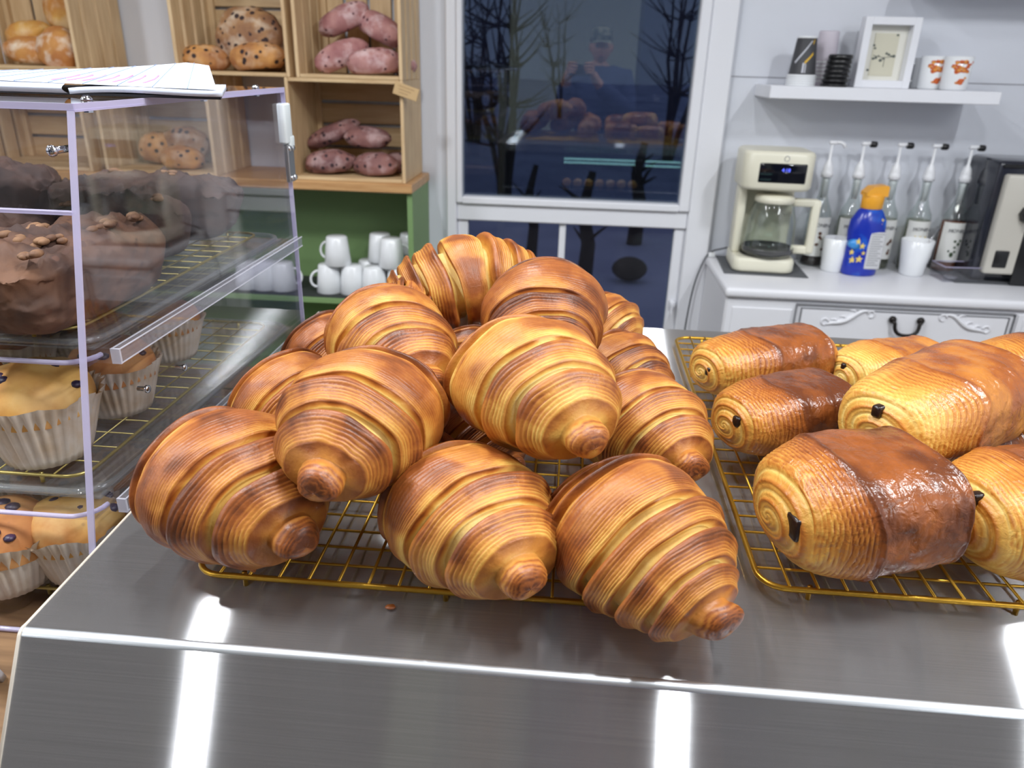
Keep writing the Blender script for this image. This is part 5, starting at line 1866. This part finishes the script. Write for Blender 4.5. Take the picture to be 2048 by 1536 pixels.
q = MB(); q.grid(curl, 26, 10); npart(q, 'curling_page', M_PAGE, False)
q = MB()
q.grid(lambda u, v: (-.95 + (XB + .95) * u, NY0 + .004 - .008 * math.sin(PI * v), NZ + .0016 + .0115 * v - .002 * u * v), 12, 8); npart(q, 'rolled_page', M_PAGE, False)
M_RULE = mat('blue_rule', (150, 172, 214), .6)
q = MB()
for k in range(16):
    u = .05 + k * .06
    x_, y_, z_ = curl(min(u, .99), 0)
    a, b2, c2 = curl(min(u, .99), 0), curl(min(u, .99), .5), curl(min(u, .99), 1)
    q.tube([(t_[0], t_[1], t_[2] + .0005) for t_ in (a, b2, c2)], .0004, 4)
npart(q, 'ruled_lines', M_RULE)
M_PINKI = mat('pink_ink', (232, 170, 206), .6)
q = MB()
for k in range(7):
    u = .70 + .028 * k
    a, c2 = curl(u, .12), curl(u + .012, .42)
    q.tube([(a[0], a[1], a[2] + .0006), ((a[0] + c2[0]) / 2 + .003, (a[1] + c2[1]) / 2, (a[2] + c2[2]) / 2 + .0007), (c2[0], c2[1], c2[2] + .0006)], .0012, 4)
npart(q, 'pink_scribble', M_PINKI)

# ------------------------------------------------------------------ packet at the lower left edge
p = az(2, 1335, .93)
pk = thing('paper_packet', 'crumpled white and blue packet beside the steel counter, at the left picture edge', 'packet', (p.x - .035, p.y + .0, .9205), rad(20))
q = MB()
q.grid(lambda u, v: (-.05 + .085 * u, -.02 + .03 * math.sin(u * 5) * v, .004 + .075 * v + .006 * math.sin(u * 17 + v * 4)), 14, 8); o = q.build('wrapper', mat('packet_white', (226, 230, 240), .4), pk, recalc=False)
so = o.modifiers.new('thick', 'SOLIDIFY'); so.thickness = .006
q = MB()
for k in range(5):
    q.tube([(.012 + .004 * k, -.027 + .0008 * k, .010 + .002 * k), (.002 + .004 * k, -.024, .060)], .0013, 5)
q.build('blue_stripe', mat('packet_blue', (60, 110, 150), .4), pk)

# ------------------------------------------------------------------ lit chilled shelf on the staff side of the steel counter, mirrored in the window
uc = thing('under_counter_case', 'lit chilled shelf under the steel counter, seen only mirrored in the window', 'display case', (.12, 1.21, .60))
q = MB(); q.box(-.50, .62, 0, .006, 0, .41); q.build('back_panel', mat('case_dark', (40, 46, 52), .5), uc)
q = MB(); q.box(-.50, .62, .006, .16, .24, .246); q.build('shelf', M_CHROME, uc)
q = MB(); q.box(.20, .235, .006, .09, 0, .39); q.build('divider', M_BLACK, uc)
for (xa, xb, z) in ((-.18, .19, .39), (-.18, .19, .372), (.245, .50, .39), (.245, .50, .368), (.245, .50, .15), (.245, .50, .17)):
    q = MB(); q.box(xa, xb, .12, .13, z, z + .008); q.build('light_bar', mat('teal_led', (170, 232, 226), emit=2.2), uc)
for k in range(7):
    o = blob('sweet_bun', .024, .024, .022, k + 60, MATS['golden_crust'])
    o.location = (-.04 + k * .058, 1.30, .868)
    tagit(o, '%s small yellow bun from the left on the lit shelf mirrored in the window' % ['first', 'second', 'third', 'fourth', 'fifth', 'sixth', 'seventh'][k], 'bun', 'buns on the lit shelf')
# ------------------------------------------------------------------ the photographer, mirrored in the window
M_SKIN = mat('skin', (196, 142, 116), .5)
M_JACK = mat('navy_jacket', (40, 52, 92), .8, bump=.2, bscale=60)
M_CAP = mat('camouflage_cloth', (74, 80, 66), .85, col2=(132, 132, 112), vscale=28, lo=.45, hi=.55)
M_TROU = mat('dark_trousers', (40, 42, 50), .85)
PX, PY = 0.13, -0.36
per = thing('person', 'person in a navy jacket and camouflage cap holding up a phone, mirrored in the window', 'person', (PX, PY, 0.001))


def skin_body(name, m, pts, edges, root=0, sub=2):
    me = bpy.data.meshes.new(name)
    me.from_pydata([p[:3] for p in pts], edges, [])
    o = bpy.data.objects.new(name, me)
    COL.objects.link(o)
    me.materials.append(m)
    md = o.modifiers.new('skin', 'SKIN')
    md.use_smooth_shade = True
    sv = me.skin_vertices[0].data if me.skin_vertices else None
    if sv is None:
        bm = bmesh.new(); bm.from_mesh(me); bm.verts.layers.skin.verify(); bm.to_mesh(me); bm.free()
        sv = me.skin_vertices[0].data
    for i, p in enumerate(pts):
        r = p[3]
        sv[i].radius = r if isinstance(r, tuple) else (r, r)
        sv[i].use_root = (i == root)
    sd = o.modifiers.new('sub', 'SUBSURF'); sd.levels = sub; sd.render_levels = sub
    o.parent = per
    return o


# y- is behind, the person faces +y (towards the window)
HX, HY, HZ = -PX, -PY - .055, ZC          # where the phone is, relative to the person
B = [(0, 0, .90, (.15, .11)), (0, 0, 1.05, (.145, .105)), (0, 0, 1.22, (.165, .12)), (0, -.01, 1.36, (.12, .10)), (0, 0, 1.45, .055), (0, .01, 1.49, .052),
     (-.18, 0, 1.37, .062), (-.235, .07, 1.14, .050), (HX - .095, HY - .07, 1.34, .036), (HX - .075, HY - .02, ZC - .04, .026),
     (.18, 0, 1.37, .062), (.23, .08, 1.14, .050), (HX + .12, HY - .07, 1.33, .036), (HX + .080, HY - .02, ZC - .045, .026),
     (-.085, 0, .80, .09), (-.09, .02, .48, .062), (-.09, 0, .10, .042), (-.09, .12, .04, .04),
     (.085, 0, .80, .09), (.09, .02, .48, .062), (.09, 0, .10, .042), (.09, .12, .04, .04)]
Eg = [(0, 1), (1, 2), (2, 3), (3, 4), (4, 5), (3, 6), (6, 7), (7, 8), (8, 9), (3, 10), (10, 11), (11, 12), (12, 13), (0, 14), (14, 15), (15, 16), (16, 17), (0, 18), (18, 19), (19, 20), (20, 21)]
skin_body('body', M_SKIN, B, Eg)
grow = lambda r, g: tuple(v + g for v in r) if isinstance(r, tuple) else r + g
J = [(p[0], p[1], p[2], grow(p[3], .022)) for p in B]
J[3] = (0, -.01, 1.37, (.13, .115)); J[4] = (0, 0, 1.44, .07)
keep = [0, 1, 2, 3, 4, 6, 7, 8, 10, 11, 12]
mp_ = {k: i for i, k in enumerate(keep)}
skin_body('jacket', M_JACK, [J[k] for k in keep], [(mp_[a], mp_[b_]) for a, b_ in Eg if a in mp_ and b_ in mp_])
keep = [0, 14, 15, 16, 18, 19, 20]
mp_ = {k: i for i, k in enumerate(keep)}
Tt = [(p[0], p[1], p[2], grow(p[3], .014)) for p in B]
skin_body('trousers', M_TROU, [Tt[k] for k in keep], [(mp_[a], mp_[b_]) for a, b_ in Eg if a in mp_ and b_ in mp_])
for s in (-1, 1):
    q = MB(); q.box(s * .09 - .048, s * .09 + .048, -.07, .20, .0, .075, .025, 3); q.build('shoe', M_BLACK, per)
# head with face
HC = Vector((.005, .02, 1.565))
nu, nv = 30, 36
U, Vv = np.meshgrid(np.linspace(0, PI, nu), np.linspace(0, 2 * PI, nv, endpoint=False), indexing='ij')
D = np.stack([np.sin(U) * np.cos(Vv), np.sin(U) * np.sin(Vv), np.cos(U)], -1)
P = D * np.array([.074, .092, .112])
front = sst(.2, .9, D[..., 1])
zrel = P[..., 2] / .112
P[..., 0] *= 1 - .22 * sst(.1, 1.0, -zrel)                                   # jaw
P[..., 1] += front * (.018 * np.exp(-((P[..., 0] / .014) ** 2 + ((P[..., 2] + .018) / .022) ** 2)) - .007 * np.exp(-(((np.abs(P[..., 0]) - .032) / .015) ** 2 + ((P[..., 2] - .004) / .013) ** 2)) + .006 * np.exp(-((P[..., 0] / .026) ** 2 + ((P[..., 2] + .058) / .010) ** 2)))
i = np.arange(nu - 1)[:, None]; j = np.arange(nv)[None, :]; j2 = (j + 1) % nv
F = np.stack([i * nv + j, (i + 1) * nv + j, (i + 1) * nv + j2, i * nv + j2], -1).reshape(-1, 4)
hd = mesh_np('head', P.reshape(-1, 3), F, M_SKIN, per, loc=HC)
q = MB()
for s in (-1, 1):
    q.sphere((s * .031, .080, .004), .010, 10, 8)
q.build('eye', mat('eye_white', (225, 222, 215), .2), hd)
q = MB()
for s in (-1, 1):
    q.sphere((s * .031, .0885, .004), .0045, 8, 6)
q.build('iris', M_BLACK, hd)
q = MB(); q.sphere((0, .084, -.056), .02, 10, 6, (1.1, .35, .3)); q.build('lips', mat('lip', (168, 100, 92), .5), hd)
for s in (-1, 1):
    q = MB(); q.sphere((s * .075, -.005, -.005), .026, 10, 8, (.35, .7, 1.1)); q.build('ear', M_SKIN, hd)
q = MB(); q.sphere((0, -.018, .018), .094, 18, 12, (.84, .86, 1.05)); q.build('hair', mat('dark_hair', (48, 38, 32), .7), hd)
q = MB(); q.lathe([(.089, .036), (.092, .055), (.088, .090), (.070, .118), (.035, .130), (.001, .132)], 26, Matrix.Translation((0, -.005, 0)) @ Matrix.Diagonal((.92, 1.12, 1, 1)))
q.grid(lambda u, v: (-.070 + .14 * u, .080 + .075 * v * math.sin(PI * (.08 + .84 * u)), .044 - .018 * v - .02 * (u - .5) ** 2 * 4 * .5), 10, 5)
q.build('cap', M_CAP, per, HC)
# hands round the phone, each with palm, four fingers and a thumb
for s in (-1, 1):
    q = MB()
    c = Vector((HX + s * .078, HY + .004, HZ - .03))
    q.sphere(c, .030, 12, 9, (.50, .85, 1.25))
    for k, (ln, dz) in enumerate(((.052, .034), (.058, .014), (.054, -.006), (.042, -.024))):
        b0 = c + Vector((0, .016, dz))
        q.tube([b0, b0 + Vector((-s * .006, .022, .004)), b0 + Vector((-s * .026, .030, .004)), b0 + Vector((-s * ln, .022, .002))], [.0085, .008, .0072, .006], 8)
    q.tube([c + Vector((0, -.014, .012)), c + Vector((-s * .012, -.030, .028)), c + Vector((-s * .034, -.030, .040))], [.0105, .009, .007], 8)
    q.build('hand', M_SKIN, per)
ph = thing('phone', 'dark phone held sideways by the person mirrored in the window', 'phone', (0, -.046, ZC - .035))
q = MB(); q.box(-.076, .076, -.004, .004, -.036, .036, .0035, 2); q.build('body', M_BLACK, ph)
q = MB(); q.box(-.072, .072, -.0048, -.0036, -.033, .033, .0005); q.build('screen', mat('phone_screen', (90, 70, 50), .2, emit=.25), ph)
q = MB()
for k in range(3):
    q.lathe([(.001, 0), (.006, 0), (.006, .0015), (.001, .0016)], 14, Matrix.Translation((.05, .004, .022 - .018 * k)) @ Matrix.Rotation(-PI / 2, 4, 'X'))
q.build('lens', M_CHROME, ph)
